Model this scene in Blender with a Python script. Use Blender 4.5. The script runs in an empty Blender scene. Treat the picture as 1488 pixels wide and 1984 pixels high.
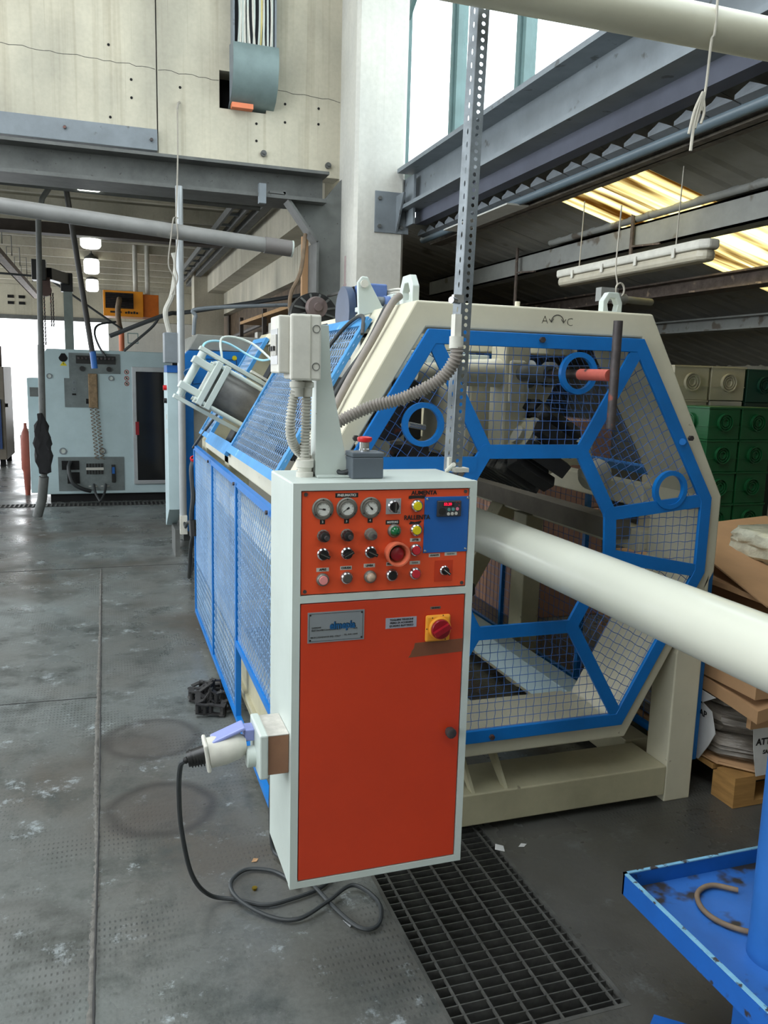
import bpy, bmesh, math, random
from mathutils import Vector, Matrix
from math import sin, cos, pi, radians, sqrt
random.seed(7)
SC = bpy.context.scene
COL = SC.collection

# ---------------------------------------------------------------- camera
cam = bpy.data.cameras.new('camera'); camo = bpy.data.objects.new('camera', cam); COL.objects.link(camo)
cam.sensor_fit = 'HORIZONTAL'; cam.sensor_width = 36.0; cam.lens = 36.0*1586.0/1488.0
cam.clip_start = .05; cam.clip_end = 300
_y, _p, _r = radians(18.858), radians(9.276), radians(1.5635)
_f = Vector((sin(_y)*cos(_p), cos(_y)*cos(_p), -sin(_p))); _rt = Vector((cos(_y), -sin(_y), 0)); _u = _rt.cross(_f)
_r2 = cos(_r)*_rt + sin(_r)*_u; _u2 = -sin(_r)*_rt + cos(_r)*_u
m = Matrix.Identity(4)
for i in range(3):
    m[i][0] = _r2[i]; m[i][1] = _u2[i]; m[i][2] = -_f[i]
m[0][3], m[1][3], m[2][3] = 0, 0, 1.6
camo.matrix_world = m
SC.camera = camo
# ---------------------------------------------------------------- light
SC.view_settings.view_transform = 'Standard'; SC.view_settings.look = 'None'
SC.view_settings.gamma = 1; SC.view_settings.use_curve_mapping = False
SC.view_settings.exposure = -0.02
w = bpy.data.worlds.new('overcast_sky'); SC.world = w; w.use_nodes = True
w.node_tree.nodes['Background'].inputs[0].default_value = (.90, .96, 1, 1)
w.node_tree.nodes['Background'].inputs[1].default_value = 4.5
def area(name, loc, rot, sx, sy, power, col=(1, 1, 1)):
    l = bpy.data.lights.new(name, 'AREA'); l.shape = 'RECTANGLE'; l.size = sx; l.size_y = sy; l.energy = power; l.color = col
    o = bpy.data.objects.new(name, l); o.location = loc; o.rotation_euler = rot; COL.objects.link(o); return o
# daylight through the hall's left window band, its roof light, the right clerestory and the far doorway
area('daylight_left', (-6.9, 3.0, 3.6), (0, radians(-80), 0), 3.0, 9, 330, (.88, .95, 1))
area('daylight_roof', (-1.5, 2.2, 6.7), (0, 0, 0), 3.0, 6, 205, (.95, .98, 1))
area('daylight_clerestory', (2.72, 2.6, 4.6), (0, radians(90), 0), 2.3, 8.5, 100, (.94, .98, 1))
area('daylight_far_left', (-7.8, 15, 2.6), (0, radians(-90), 0), 2.4, 9, 230, (.97, .98, 1))
area('daylight_doorway', (-2.4, 22.3, 1.45), (radians(-90), 0, 0), 5.0, 2.6, 120, (1, 1, 1))
area('daylight_side_roof', (4.5, -1.5, 2.35), (0, radians(20), 0), 2.0, 2.5, 3, (1, .97, .9))

# ---------------------------------------------------------------- materials
def lin(c):
    return tuple(((x/255)/12.92 if x/255 <= .04045 else ((x/255+.055)/1.055)**2.4) for x in c)
MATS = {}
def mat(name, col, rough=.5, metal=0.0, var=.12, scale=6.0, bump=0.0, col2=None, spots=None, sc3=(1, 1, 1), trans=0, spec=None):
    m = bpy.data.materials.new(name); m.use_nodes = True; nt = m.node_tree; N = nt.nodes; L = nt.links
    b = N['Principled BSDF']; b.inputs['Roughness'].default_value = rough; b.inputs['Metallic'].default_value = metal
    if spec is not None: b.inputs['Specular IOR Level'].default_value = spec
    c = lin(col)
    tc = N.new('ShaderNodeTexCoord'); mp = N.new('ShaderNodeMapping'); mp.inputs['Scale'].default_value = sc3
    L.new(tc.outputs['Object'], mp.inputs['Vector'])
    nz = N.new('ShaderNodeTexNoise'); nz.inputs['Scale'].default_value = scale; nz.inputs['Detail'].default_value = 6; nz.inputs['Roughness'].default_value = .65
    L.new(mp.outputs[0], nz.inputs['Vector'])
    cr = N.new('ShaderNodeValToRGB'); L.new(nz.outputs[0], cr.inputs[0])
    cr.color_ramp.elements[0].position = .32; cr.color_ramp.elements[1].position = .68
    a2 = lin(col2) if col2 else tuple(x*(1-var*1.6) for x in c)
    cr.color_ramp.elements[0].color = (*a2, 1); cr.color_ramp.elements[1].color = (*[min(1, x*(1+var*.5)) for x in c], 1)
    out = cr.outputs[0]
    if spots:
        n2 = N.new('ShaderNodeTexNoise'); n2.inputs['Scale'].default_value = spots[1]; n2.inputs['Detail'].default_value = 4
        L.new(mp.outputs[0], n2.inputs['Vector'])
        r2 = N.new('ShaderNodeValToRGB'); r2.color_ramp.elements[0].position = spots[2]; r2.color_ramp.elements[1].position = min(1, spots[2]+.06)
        L.new(n2.outputs[0], r2.inputs[0])
        mx = N.new('ShaderNodeMix'); mx.data_type = 'RGBA'; L.new(r2.outputs[0], mx.inputs['Factor'])
        L.new(out, mx.inputs['A']); mx.inputs['B'].default_value = (*lin(spots[0]), 1); out = mx.outputs['Result']
    L.new(out, b.inputs['Base Color'])
    if bump:
        bp = N.new('ShaderNodeBump'); bp.inputs['Strength'].default_value = bump; bp.inputs['Distance'].default_value = .01
        L.new(nz.outputs[0], bp.inputs['Height']); L.new(bp.outputs[0], b.inputs['Normal'])
    MATS[name] = m; return m
def emis(name, col, s):
    m = bpy.data.materials.new(name); m.use_nodes = True; b = m.node_tree.nodes['Principled BSDF']
    b.inputs['Base Color'].default_value = (*lin(col), 1); b.inputs['Emission Color'].default_value = (*lin(col), 1); b.inputs['Emission Strength'].default_value = s
    return m

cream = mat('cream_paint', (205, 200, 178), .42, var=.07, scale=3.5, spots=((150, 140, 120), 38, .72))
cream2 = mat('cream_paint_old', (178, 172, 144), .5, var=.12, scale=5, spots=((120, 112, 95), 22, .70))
white = mat('white_paint', (188, 197, 191), .4, var=.05, scale=4, spots=((120, 115, 100), 55, .74))
dusty = mat('dusty_white_plastic', (200, 198, 188), .6, var=.1, scale=14)
blue = mat('blue_paint', (10, 112, 192), .38, var=.10, scale=5, spots=((60, 130, 200), 30, .72))
blue_l = mat('blue_paint_dusty', (66, 138, 196), .5, var=.14, scale=6, spots=((150, 185, 215), 12, .66))
blue_w = mat('blue_wire', (52, 98, 165), .5, var=.1)
orange = mat('orange_paint', (216, 76, 36), .42, var=.07, scale=2.2, spots=((120, 50, 30), 60, .76))
orange_d = mat('orange_door_paint', (196, 58, 26), .42, var=.08, scale=2.0, spots=((90, 38, 25), 70, .77))
panel_blue = mat('blue_plate', (22, 88, 160), .4, var=.05)
black = mat('black_plastic', (26, 26, 27), .4, var=.2, scale=20)
rubber = mat('black_rubber', (40, 39, 39), .8, var=.3, scale=12, bump=.3, spots=((88, 86, 82), 9, .62))
dark = mat('dark_void', (16, 16, 17), .95, var=.3)
cablem = mat('cable_rubber', (46, 50, 52), .55, var=.15)
chrome = mat('chrome', (200, 202, 205), .22, .95, var=.08, scale=30)
steel = mat('galvanised_steel', (120, 126, 130), .5, .55, var=.22, scale=22)
steel_d = mat('dark_steel', (78, 72, 72), .55, .4, var=.3, scale=20, spots=((128, 74, 62), 22, .64))
barrel = mat('grey_barrel', (112, 110, 107), .45, .4, var=.25, scale=10, sc3=(1, 3, 1))
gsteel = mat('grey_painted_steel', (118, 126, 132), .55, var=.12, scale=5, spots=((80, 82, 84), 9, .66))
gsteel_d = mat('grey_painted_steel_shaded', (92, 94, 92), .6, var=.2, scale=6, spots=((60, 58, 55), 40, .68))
pvc = mat('grey_pvc', (128, 128, 126), .5, var=.12, scale=5, spots=((170, 168, 160), 3, .6))
pvc_c = mat('cream_pvc', (206, 203, 182), .4, var=.08, scale=3, spots=((120, 112, 90), 22, .74))
pvc_w = mat('ivory_pvc', (204, 206, 192), .26, var=.03, scale=2)
conduitm = mat('grey_corrugated_hose', (140, 133, 126), .6, var=.12, scale=18)
conduitl = mat('pale_corrugated_hose', (186, 184, 174), .6, var=.12, scale=18)
mgrey = mat('pale_grey_machine_paint', (172, 192, 196), .45, var=.08, scale=2.5)
mgrey_d = mat('mid_grey_plate', (105, 114, 114), .5, var=.2, scale=7)
beigem = mat('beige_machine_paint', (172, 170, 158), .5, var=.08, scale=2)
alu = mat('aluminium_profile', (190, 194, 198), .35, .7, var=.08)
glassm = mat('smoked_door_glass', (22, 24, 26), .12, var=.3, scale=3)
boxgrey = mat('slate_plastic', (84, 92, 100), .45, var=.07, scale=10)
redm = mat('red_plastic', (205, 32, 38), .35, var=.08)
redd = mat('dark_red_plastic', (140, 22, 34), .3, var=.12)
yellow = mat('yellow_button', (206, 190, 22), .35, var=.05)
yorange = mat('yellow_orange_plastic', (226, 152, 44), .45, var=.1, scale=12)
green = mat('green_lens', (10, 92, 52), .15, var=.05)
gaugef = mat('gauge_face', (200, 200, 194), .4, var=.05)
gaugeb = mat('dusty_metal_bezel', (128, 126, 118), .5, .5, var=.3, scale=30)
labelw = mat('label_paper', (186, 184, 176), .6, var=.08, scale=30)
ink = mat('black_ink', (22, 18, 18), .7, var=.1)
inkw = mat('white_print', (205, 205, 200), .6, var=.05)
logo_b = mat('logo_blue', (18, 82, 130), .45, var=.05)
logo_d = mat('logo_dark_blue', (10, 38, 60), .45, var=.05)
plate = mat('aluminium_nameplate', (150, 156, 160), .38, .45, var=.06, scale=6)
tape = mat('brown_tape', (118, 74, 52), .35, var=.08, scale=20)
tapeb = mat('brown_tape_box', (142, 104, 80), .4, var=.12, scale=10)
lila = mat('lilac_plastic', (138, 148, 205), .4, var=.08)
wood = mat('pallet_wood', (170, 128, 72), .75, var=.2, scale=6, sc3=(1, 1, 8), bump=.1)
card = mat('cardboard', (176, 138, 100), .8, var=.07, scale=5)
film = mat('wrapped_sacks', (128, 120, 110), .2, var=.3, scale=6, sc3=(1, 1, 7), bump=1.0)
paper = mat('white_paper', (200, 200, 198), .6, var=.07, scale=9)
crate_c = mat('cream_crate_plastic', (176, 170, 145), .5, var=.08)
crate_g = mat('green_crate_plastic', (22, 88, 48), .42, var=.12)
heat = mat('orange_heater_paint', (240, 150, 20), .45, var=.05)
cyanw = mat('teal_window_frame', (96, 122, 122), .5, var=.12)
rust = mat('rusty_steel', (104, 92, 84), .8, .1, var=.3, scale=14, spots=((160, 140, 120), 10, .62))
redpipe = mat('worn_red_paint', (178, 86, 72), .6, var=.15, scale=20, spots=((50, 40, 38), 26, .62))
brownm = mat('brown_knob', (98, 84, 82), .5, var=.1)
motorb = mat('blue_motor', (84, 110, 165), .5, var=.15, scale=10)
dblue = mat('dark_blue_motor', (50, 66, 92), .45, var=.15)
roofm = mat('fibre_cement_sheet', (140, 138, 130), .8, var=.1, scale=5, spots=((104, 98, 88), 3, .66))
ropem = mat('pale_cord', (190, 185, 172), .8, var=.1)
ropeg = mat('grey_brown_hose', (118, 100, 80), .7, var=.2, scale=12)
terracotta = mat('terracotta_pipe', (214, 122, 84), .6, var=.1)

# concrete with vertical weather streaks
def concrete(name, c1, c2, streak=.55, stain=.35):
    m = bpy.data.materials.new(name); m.use_nodes = True; nt = m.node_tree; N = nt.nodes; L = nt.links; b = N['Principled BSDF']
    b.inputs['Roughness'].default_value = .85
    tc = N.new('ShaderNodeTexCoord')
    def noise(sc, s, d=5):
        mp = N.new('ShaderNodeMapping'); mp.inputs['Scale'].default_value = sc; L.new(tc.outputs['Object'], mp.inputs[0])
        n = N.new('ShaderNodeTexNoise'); n.inputs['Scale'].default_value = s; n.inputs['Detail'].default_value = d; L.new(mp.outputs[0], n.inputs[0]); return n.outputs[0]
    def ramp(s, a, bb, ca, cb):
        r = N.new('ShaderNodeValToRGB'); r.color_ramp.elements[0].position = a; r.color_ramp.elements[1].position = bb
        r.color_ramp.elements[0].color = (*ca, 1); r.color_ramp.elements[1].color = (*cb, 1); L.new(s, r.inputs[0]); return r.outputs[0]
    def mul(a, bb, f):
        x = N.new('ShaderNodeMix'); x.data_type = 'RGBA'; x.blend_type = 'MULTIPLY'; x.inputs['Factor'].default_value = f
        L.new(a, x.inputs['A']); L.new(bb, x.inputs['B']); return x.outputs['Result']
    base = ramp(noise((1, 1, .5), 1.6), .35, .7, lin(c2), lin(c1))
    st = mul(ramp(noise((7, 7, .18), 2.0, 5), .30, .46, (.62, .58, .52), (1, 1, 1)), ramp(noise((26, 26, .22), 1.3, 2), .27, .34, (.42, .37, .32), (1, 1, 1)), .8)
    bl = ramp(noise((1, 1, .8), 1.3, 6), .38, .56, (.66, .68, .70), (1, 1, 1))
    fine = ramp(noise((1, 1, 1), 30, 4), .3, .7, (.85, .85, .85), (1, 1, 1))
    o = mul(mul(mul(base, st, streak), bl, stain), fine, .6)
    L.new(o, b.inputs['Base Color'])
    bp = N.new('ShaderNodeBump'); bp.inputs['Strength'].default_value = .25; bp.inputs['Distance'].default_value = .01
    L.new(noise((1, 1, 1), 12), bp.inputs['Height']); L.new(bp.outputs[0], b.inputs['Normal'])
    return m
conc = concrete('streaked_concrete', (204, 198, 178), (176, 171, 154), .5, .6)
conc2 = concrete('plain_concrete', (196, 190, 172), (160, 155, 138), .3, .3)
concw = concrete('pale_concrete', (214, 212, 202), (190, 190, 184), .12, .12)
ceilm = concrete('ceiling_concrete', (150, 144, 122), (120, 114, 98), .1, .4)

# floor: worn resin concrete with roller imprint, patches and ring stains
def floor_mat():
    m = bpy.data.materials.new('worn_concrete_floor'); m.use_nodes = True; nt = m.node_tree; N = nt.nodes; L = nt.links; b = N['Principled BSDF']
    tc = N.new('ShaderNodeTexCoord'); O = tc.outputs['Object']
    def noise(s, d=6, sc=(1, 1, 1), r=.6):
        mp = N.new('ShaderNodeMapping'); mp.inputs['Scale'].default_value = sc; L.new(O, mp.inputs[0])
        n = N.new('ShaderNodeTexNoise'); n.inputs['Scale'].default_value = s; n.inputs['Detail'].default_value = d; n.inputs['Roughness'].default_value = r
        L.new(mp.outputs[0], n.inputs[0]); return n.outputs[0]
    def ramp(s, a, bb, ca=(0, 0, 0), cb=(1, 1, 1)):
        r = N.new('ShaderNodeValToRGB'); r.color_ramp.elements[0].position = a; r.color_ramp.elements[1].position = bb
        r.color_ramp.elements[0].color = (*ca, 1); r.color_ramp.elements[1].color = (*cb, 1); L.new(s, r.inputs[0]); return r.outputs[0]
    def mix(f, a, bb, mode='MIX', fac=None):
        x = N.new('ShaderNodeMix'); x.data_type = 'RGBA'; x.blend_type = mode
        if f is None: x.inputs['Factor'].default_value = fac
        else: L.new(f, x.inputs['Factor'])
        for k, v in (('A', a), ('B', bb)):
            if isinstance(v, tuple): x.inputs[k].default_value = (*v, 1)
            else: L.new(v, x.inputs[k])
        return x.outputs['Result']
    def math_(op, a, bb):
        x = N.new('ShaderNodeMath'); x.operation = op
        for i, v in enumerate((a, bb)):
            if isinstance(v, (int, float)): x.inputs[i].default_value = v
            elif v is not None: L.new(v, x.inputs[i])
        return x.outputs[0]
    base = mix(ramp(noise(1.1), .33, .68), lin((92, 95, 93)), lin((138, 146, 146)))
    base = mix(ramp(noise(.55, 4), .42, .60), base, lin((84, 80, 74)))
    base = mix(ramp(noise(3.0, 8, r=.78), .49, .66), base, lin((66, 70, 68)))
    base = mix(ramp(noise(4.2, 8, r=.82), .575, .66), base, lin((156, 164, 166)))
    base = mix(None, base, ramp(noise(60, 3), .3, .7, (.72, .72, .72), (1, 1, 1)), 'MULTIPLY', .6)
    # darker, browner tone growing towards the right, broken up by noise
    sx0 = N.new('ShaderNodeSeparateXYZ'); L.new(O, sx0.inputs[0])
    right_tone = math_('ADD', math_('MULTIPLY', sx0.outputs[0], .55), math_('MULTIPLY', noise(1.3, 5), .5))
    base = mix(math_('MULTIPLY', ramp(right_tone, .72, 1.0), .8), base, lin((66, 63, 57)))
    # roller imprint grid
    sx = N.new('ShaderNodeSeparateXYZ'); L.new(O, sx.inputs[0])
    gx = math_('SINE', math_('MULTIPLY', sx.outputs[0], 420.0), None)
    gy = math_('SINE', math_('MULTIPLY', sx.outputs[1], 210.0), None)
    g = math_('MULTIPLY', math_('MAXIMUM', gx, 0.0), math_('MAXIMUM', gy, 0.0))
    gm = math_('MULTIPLY', g, ramp(noise(1.7, 3), .47, .60))
    base = mix(math_('MULTIPLY', gm, .8), base, lin((52, 54, 54)))
    # ring stains
    for (cx, cy, r, k) in ((.155, 3.55, .21, .9), (.16, 2.93, .20, 1.1), (-.35, 2.2, .3, .3), (.05, 3.45, .17, .3)):
        mp = N.new('ShaderNodeMapping'); mp.inputs['Location'].default_value = (-cx, -cy, 0); L.new(O, mp.inputs[0])
        nn = N.new('ShaderNodeTexNoise'); nn.inputs['Scale'].default_value = 6; L.new(O, nn.inputs[0])
        ln = N.new('ShaderNodeVectorMath'); ln.operation = 'LENGTH'; L.new(mp.outputs[0], ln.inputs[0])
        d = math_('ADD', ln.outputs['Value'], math_('MULTIPLY', nn.outputs[0], .06))
        disc = ramp(d, r+.03-.02, r+.03+.02, (1, 1, 1), (0, 0, 0))
        ring = math_('MULTIPLY', disc, ramp(d, r-.02, r+.015))
        base = mix(math_('MULTIPLY', disc, .45*k), base, lin((74, 68, 64)))
        base = mix(math_('MULTIPLY', ring, .6*k), base, lin((48, 47, 47)))
    L.new(base, b.inputs['Base Color'])
    L.new(ramp(noise(2.2, 5), .3, .7, (.16, .16, .16), (.48, .48, .48)), b.inputs['Roughness'])
    bp = N.new('ShaderNodeBump'); bp.inputs['Strength'].default_value = .35; bp.inputs['Distance'].default_value = .004
    L.new(math_('ADD', math_('MULTIPLY', gm, -.6), noise(25, 5)), bp.inputs['Height']); L.new(bp.outputs[0], b.inputs['Normal'])
    return m
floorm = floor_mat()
def translucent(name):
    m = bpy.data.materials.new(name); m.use_nodes = True; nt = m.node_tree; N = nt.nodes; L = nt.links
    for n in list(N):
        if n.type == 'BSDF_PRINCIPLED': N.remove(n)
    out = [n for n in N if n.type == 'OUTPUT_MATERIAL'][0]
    t = N.new('ShaderNodeBsdfTranslucent'); tc = N.new('ShaderNodeTexCoord'); mp = N.new('ShaderNodeMapping'); mp.inputs['Scale'].default_value = (.5, 7, 1)
    L.new(tc.outputs['Object'], mp.inputs[0]); nz = N.new('ShaderNodeTexNoise'); nz.inputs['Scale'].default_value = 1.6; nz.inputs['Detail'].default_value = 4; L.new(mp.outputs[0], nz.inputs[0])
    r = N.new('ShaderNodeValToRGB'); r.color_ramp.elements[0].position = .36; r.color_ramp.elements[1].position = .6
    r.color_ramp.elements[0].color = (*lin((120, 92, 50)), 1); r.color_ramp.elements[1].color = (*lin((255, 244, 200)), 1)
    L.new(nz.outputs[0], r.inputs[0]); L.new(r.outputs[0], t.inputs[0]); L.new(t.outputs[0], out.inputs[0]); return m
skyl = translucent('translucent_fibreglass')

# ---------------------------------------------------------------- mesh helpers
class MB:
    def __init__(s): s.v = []; s.f = []
    def add(s, vs, fs):
        o = len(s.v); s.v += [tuple(v) for v in vs]; s.f += [tuple(i+o for i in f) for f in fs]; return s
    def box(s, x0, x1, y0, y1, z0, z1):
        return s.add([(x, y, z) for x in (x0, x1) for y in (y0, y1) for z in (z0, z1)],
                     [(0, 1, 3, 2), (4, 6, 7, 5), (0, 4, 5, 1), (2, 3, 7, 6), (0, 2, 6, 4), (1, 5, 7, 3)])
    def obox(s, c, sx, sy, sz, ex=(1, 0, 0), ey=(0, 1, 0), ez=(0, 0, 1)):
        c, ex, ey, ez = Vector(c), Vector(ex), Vector(ey), Vector(ez)
        return s.add([c+ex*a*sx/2+ey*b*sy/2+ez*d*sz/2 for a in (-1, 1) for b in (-1, 1) for d in (-1, 1)],
                     [(0, 1, 3, 2), (4, 6, 7, 5), (0, 4, 5, 1), (2, 3, 7, 6), (0, 2, 6, 4), (1, 5, 7, 3)])
    def prism(s, poly, f0, f1):   # poly 2d, f0/f1 map (u,v)->3d for both caps
        n = len(poly)
        s.add([f0(*p) for p in poly]+[f1(*p) for p in poly],
              [tuple(range(n))[::-1], tuple(range(n, 2*n))]+[(i, (i+1) % n, n+(i+1) % n, n+i) for i in range(n)])
        return s
    def pxz(s, poly, y0, y1): return s.prism(poly, lambda u, v: (u, y0, v), lambda u, v: (u, y1, v))
    def pyz(s, poly, x0, x1): return s.prism(poly, lambda u, v: (x0, u, v), lambda u, v: (x1, u, v))
    def pxy(s, poly, z0, z1): return s.prism(poly, lambda u, v: (u, v, z0), lambda u, v: (u, v, z1))
    def ring(s, po, pi_, f0, f1):
        n = len(po); V = [f0(*p) for p in po]+[f0(*p) for p in pi_]+[f1(*p) for p in po]+[f1(*p) for p in pi_]; F = []
        for i in range(n):
            j = (i+1) % n
            F += [(i, j, n+j, n+i), (2*n+i, 3*n+i, 3*n+j, 2*n+j), (i, 2*n+i, 2*n+j, j), (n+i, n+j, 3*n+j, 3*n+i)]
        return s.add(V, F)
    def bar(s, p0, p1, w, h, up=(0, 0, 1)):
        p0, p1 = Vector(p0), Vector(p1); d = (p1-p0).normalized(); u = Vector(up); a = d.cross(u)
        if a.length < 1e-4: a = d.cross(Vector((1, 0, 0)))
        a.normalize(); b = a.cross(d).normalized()
        V = [p+a*i*w/2+b*j*h/2 for p in (p0, p1) for i, j in ((-1, -1), (1, -1), (1, 1), (-1, 1))]
        return s.add(V, [(3, 2, 1, 0), (4, 5, 6, 7), (0, 1, 5, 4), (1, 2, 6, 5), (2, 3, 7, 6), (3, 0, 4, 7)])
    def tube(s, pts, r, n=8, cap=True, rs=None):
        P = [Vector(p) for p in pts]; m = len(P); T = []
        for i in range(m):
            t = (P[min(i+1, m-1)]-P[max(i-1, 0)]); T.append(t.normalized() if t.length > 1e-9 else Vector((0, 0, 1)))
        a = T[0].cross(Vector((0, 0, 1)))
        if a.length < .05: a = T[0].cross(Vector((0, 1, 0)))
        a.normalize(); V = []
        for i in range(m):
            a = (a-T[i]*a.dot(T[i])).normalized(); b = T[i].cross(a); rr = rs[i] if rs else r
            V += [P[i]+(a*cos(2*pi*k/n)+b*sin(2*pi*k/n))*rr for k in range(n)]
        F = [(i*n+k, i*n+(k+1) % n, (i+1)*n+(k+1) % n, (i+1)*n+k) for i in range(m-1) for k in range(n)]
        if cap: F += [tuple(range(n))[::-1], tuple((m-1)*n+k for k in range(n))]
        return s.add(V, F)
    def cyl(s, p0, p1, r, n=20, r2=None): return s.tube([p0, p1], r, n, True, [r, r if r2 is None else r2])
    def pipe(s, p0, p1, r, ri, n=28):   # hollow
        p0, p1 = Vector(p0), Vector(p1); d = (p1-p0).normalized(); a = d.cross(Vector((0, 0, 1)))
        if a.length < .05: a = d.cross(Vector((0, 1, 0)))
        a.normalize(); b = d.cross(a)
        V = [p+(a*cos(2*pi*k/n)+b*sin(2*pi*k/n))*q for p in (p0, p1) for q in (r, ri) for k in range(n)]; F = []
        for k in range(n):
            j = (k+1) % n
            F += [(k, j, 2*n+j, 2*n+k), (n+k, 3*n+k, 3*n+j, n+j), (k, n+k, n+j, j), (2*n+k, 2*n+j, 3*n+j, 3*n+k)]
        return s.add(V, F)
    def lathe(s, prof, o, d, n=24):  # prof: (distance along d, radius)
        o, d = Vector(o), Vector(d).normalized(); return s.tube([o+d*h for h, r in prof], 1, n, True, [max(r, 1e-4) for h, r in prof]) if len(set(h for h, r in prof)) == len(prof) else s._lathe(prof, o, d, n)
    def _lathe(s, prof, o, d, n=24):
        o, d = Vector(o), Vector(d).normalized()
        a = d.cross(Vector((0, 0, 1)))
        if a.length < .05: a = d.cross(Vector((0, 1, 0)))
        a.normalize(); b = d.cross(a); V = []
        for h, r in prof: V += [o+d*h+(a*cos(2*pi*k/n)+b*sin(2*pi*k/n))*max(r, 1e-4) for k in range(n)]
        m = len(prof); F = [(i*n+k, i*n+(k+1) % n, (i+1)*n+(k+1) % n, (i+1)*n+k) for i in range(m-1) for k in range(n)]
        F += [tuple(range(n))[::-1], tuple((m-1)*n+k for k in range(n))]
        return s.add(V, F)
    def build(s, name, material, parent=None, smooth=False, bevel=0, **props):
        off = OFF.get(parent.name, Vector((0, 0, 0))) if parent else Vector(props.pop('origin', (0, 0, 0)))
        if not parent: pass
        me = bpy.data.meshes.new(name)
        me.from_pydata([tuple(Vector(v)-off) for v in s.v], [], s.f); me.update()
        bm = bmesh.new(); bm.from_mesh(me); bmesh.ops.recalc_face_normals(bm, faces=bm.faces); bm.to_mesh(me); bm.free()
        me.materials.append(material)
        if smooth:
            me.shade_smooth(); me.set_sharp_from_angle(angle=radians(38))
        o = bpy.data.objects.new(name, me); COL.objects.link(o)
        if parent: o.parent = parent; OFF[o.name] = off
        else: o.location = off; OFF[o.name] = off
        if bevel:
            b = o.modifiers.new('bevel', 'BEVEL'); b.width = bevel; b.segments = 2; b.limit_method = 'ANGLE'; b.angle_limit = radians(40)
        for k, v in props.items():
            if v is not None: o[k] = v
        return o
OFF = {}
def root(name, loc, label=None, cat=None, group=None, kind=None):
    o = bpy.data.objects.new(name, None); o.empty_display_size = .1; o.location = loc; COL.objects.link(o); OFF[o.name] = Vector(loc)
    if label: o['label'] = label
    if cat: o['category'] = cat
    if group: o['group'] = group
    if kind: o['kind'] = kind
    return o
def tag(o, label, cat, group=None):
    o['label'] = label; o['category'] = cat
    if group: o['group'] = group
    return o
def sub(src, dloc, parent=None, name=None):       # copy of a part with shared mesh, shifted
    o = src.copy(); COL.objects.link(o); o.location = Vector(src.location)+Vector(dloc)
    if parent: o.parent = parent
    OFF[o.name] = OFF.get(src.name, Vector((0, 0, 0)))
    return o
def copy_tree(o, dloc, rotz=0):
    def rec(s, par):
        c = s.copy(); COL.objects.link(c)
        if par: c.parent = par
        OFF[c.name] = OFF.get(s.name, Vector((0, 0, 0)))
        for ch in [q for q in s.children]: rec(ch, c)
        return c
    c = rec(o, None); c.location = Vector(o.location)+Vector(dloc); c.rotation_euler.z += rotz; return c
def text(name, body, size, loc, material, parent=None, rx=90, rz=0, align='CENTER', sx=1.0, ext=.0004, lab=None, my=0):
    cu = bpy.data.curves.new('t', 'FONT'); cu.body = body; cu.size = size; cu.align_x = align; cu.align_y = 'CENTER'; cu.extrude = ext; cu.resolution_u = 2; cu.offset = my
    to = bpy.data.objects.new('t', cu); COL.objects.link(to)
    dg = bpy.context.evaluated_depsgraph_get(); me = bpy.data.meshes.new_from_object(to.evaluated_get(dg))
    bpy.data.objects.remove(to)
    off = OFF.get(parent.name, Vector((0, 0, 0))) if parent else Vector((0, 0, 0))
    M = Matrix.Translation(Vector(loc)-off) @ Matrix.Rotation(radians(rz), 4, 'Z') @ Matrix.Rotation(radians(rx), 4, 'X') @ Matrix.Diagonal((sx, 1, 1, 1))
    me.transform(M); me.materials.clear(); me.materials.append(material); me.name = name
    o = bpy.data.objects.new(name, me); COL.objects.link(o)
    if parent: o.parent = parent
    OFF[o.name] = off
    if lab: o['label'] = lab
    return o
def spline(pts, n=8):
    P = [Vector(p) for p in pts]; P = [P[0]*2-P[1]]+P+[P[-1]*2-P[-2]]; out = []
    for i in range(1, len(P)-2):
        for k in range(n):
            t = k/n; a, b, c, d = P[i-1], P[i], P[i+1], P[i+2]
            out.append(.5*((2*b)+(c-a)*t+(2*a-5*b+4*c-d)*t*t+(3*b-a-3*c+d)*t**3))
    out.append(P[-2]); return out
def corrug(pts, r, pitch=.008, amp=.0018, n=14):
    P = spline(pts, 30); L = [0]
    for i in range(1, len(P)): L.append(L[-1]+(P[i]-P[i-1]).length)
    N_ = int(L[-1]/pitch*4); out = []; rs = []; j = 0
    for k in range(N_+1):
        s = L[-1]*k/N_
        while j < len(L)-2 and L[j+1] < s: j += 1
        t = (s-L[j])/max(1e-9, L[j+1]-L[j]); out.append(P[j].lerp(P[j+1], t)); rs.append(r+amp*(1 if k % 4 in (0, 1) else -1))
    b = MB(); b.tube(out, r, n, True, rs); return b
def circ(cx, cy, r, n=28, a0=0): return [(cx+r*cos(a0+2*pi*k/n), cy+r*sin(a0+2*pi*k/n)) for k in range(n)]
def clip(poly, p, d):   # line p+t*d clipped by convex polygon
    t0, t1 = -1e9, 1e9; n = len(poly)
    A = sum(poly[i][0]*poly[(i+1) % n][1]-poly[(i+1) % n][0]*poly[i][1] for i in range(n)); sg = 1 if A > 0 else -1
    for i in range(n):
        x0, y0 = poly[i]; x1, y1 = poly[(i+1) % n]; nx, ny = -(y1-y0)*sg, (x1-x0)*sg
        den = nx*d[0]+ny*d[1]; num = nx*(p[0]-x0)+ny*(p[1]-y0)
        if abs(den) < 1e-12:
            if num < 0: return None
        else:
            t = -num/den
            if den > 0: t0 = max(t0, t)
            else: t1 = min(t1, t)
    return (t0, t1) if t1-t0 > .01 else None
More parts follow.
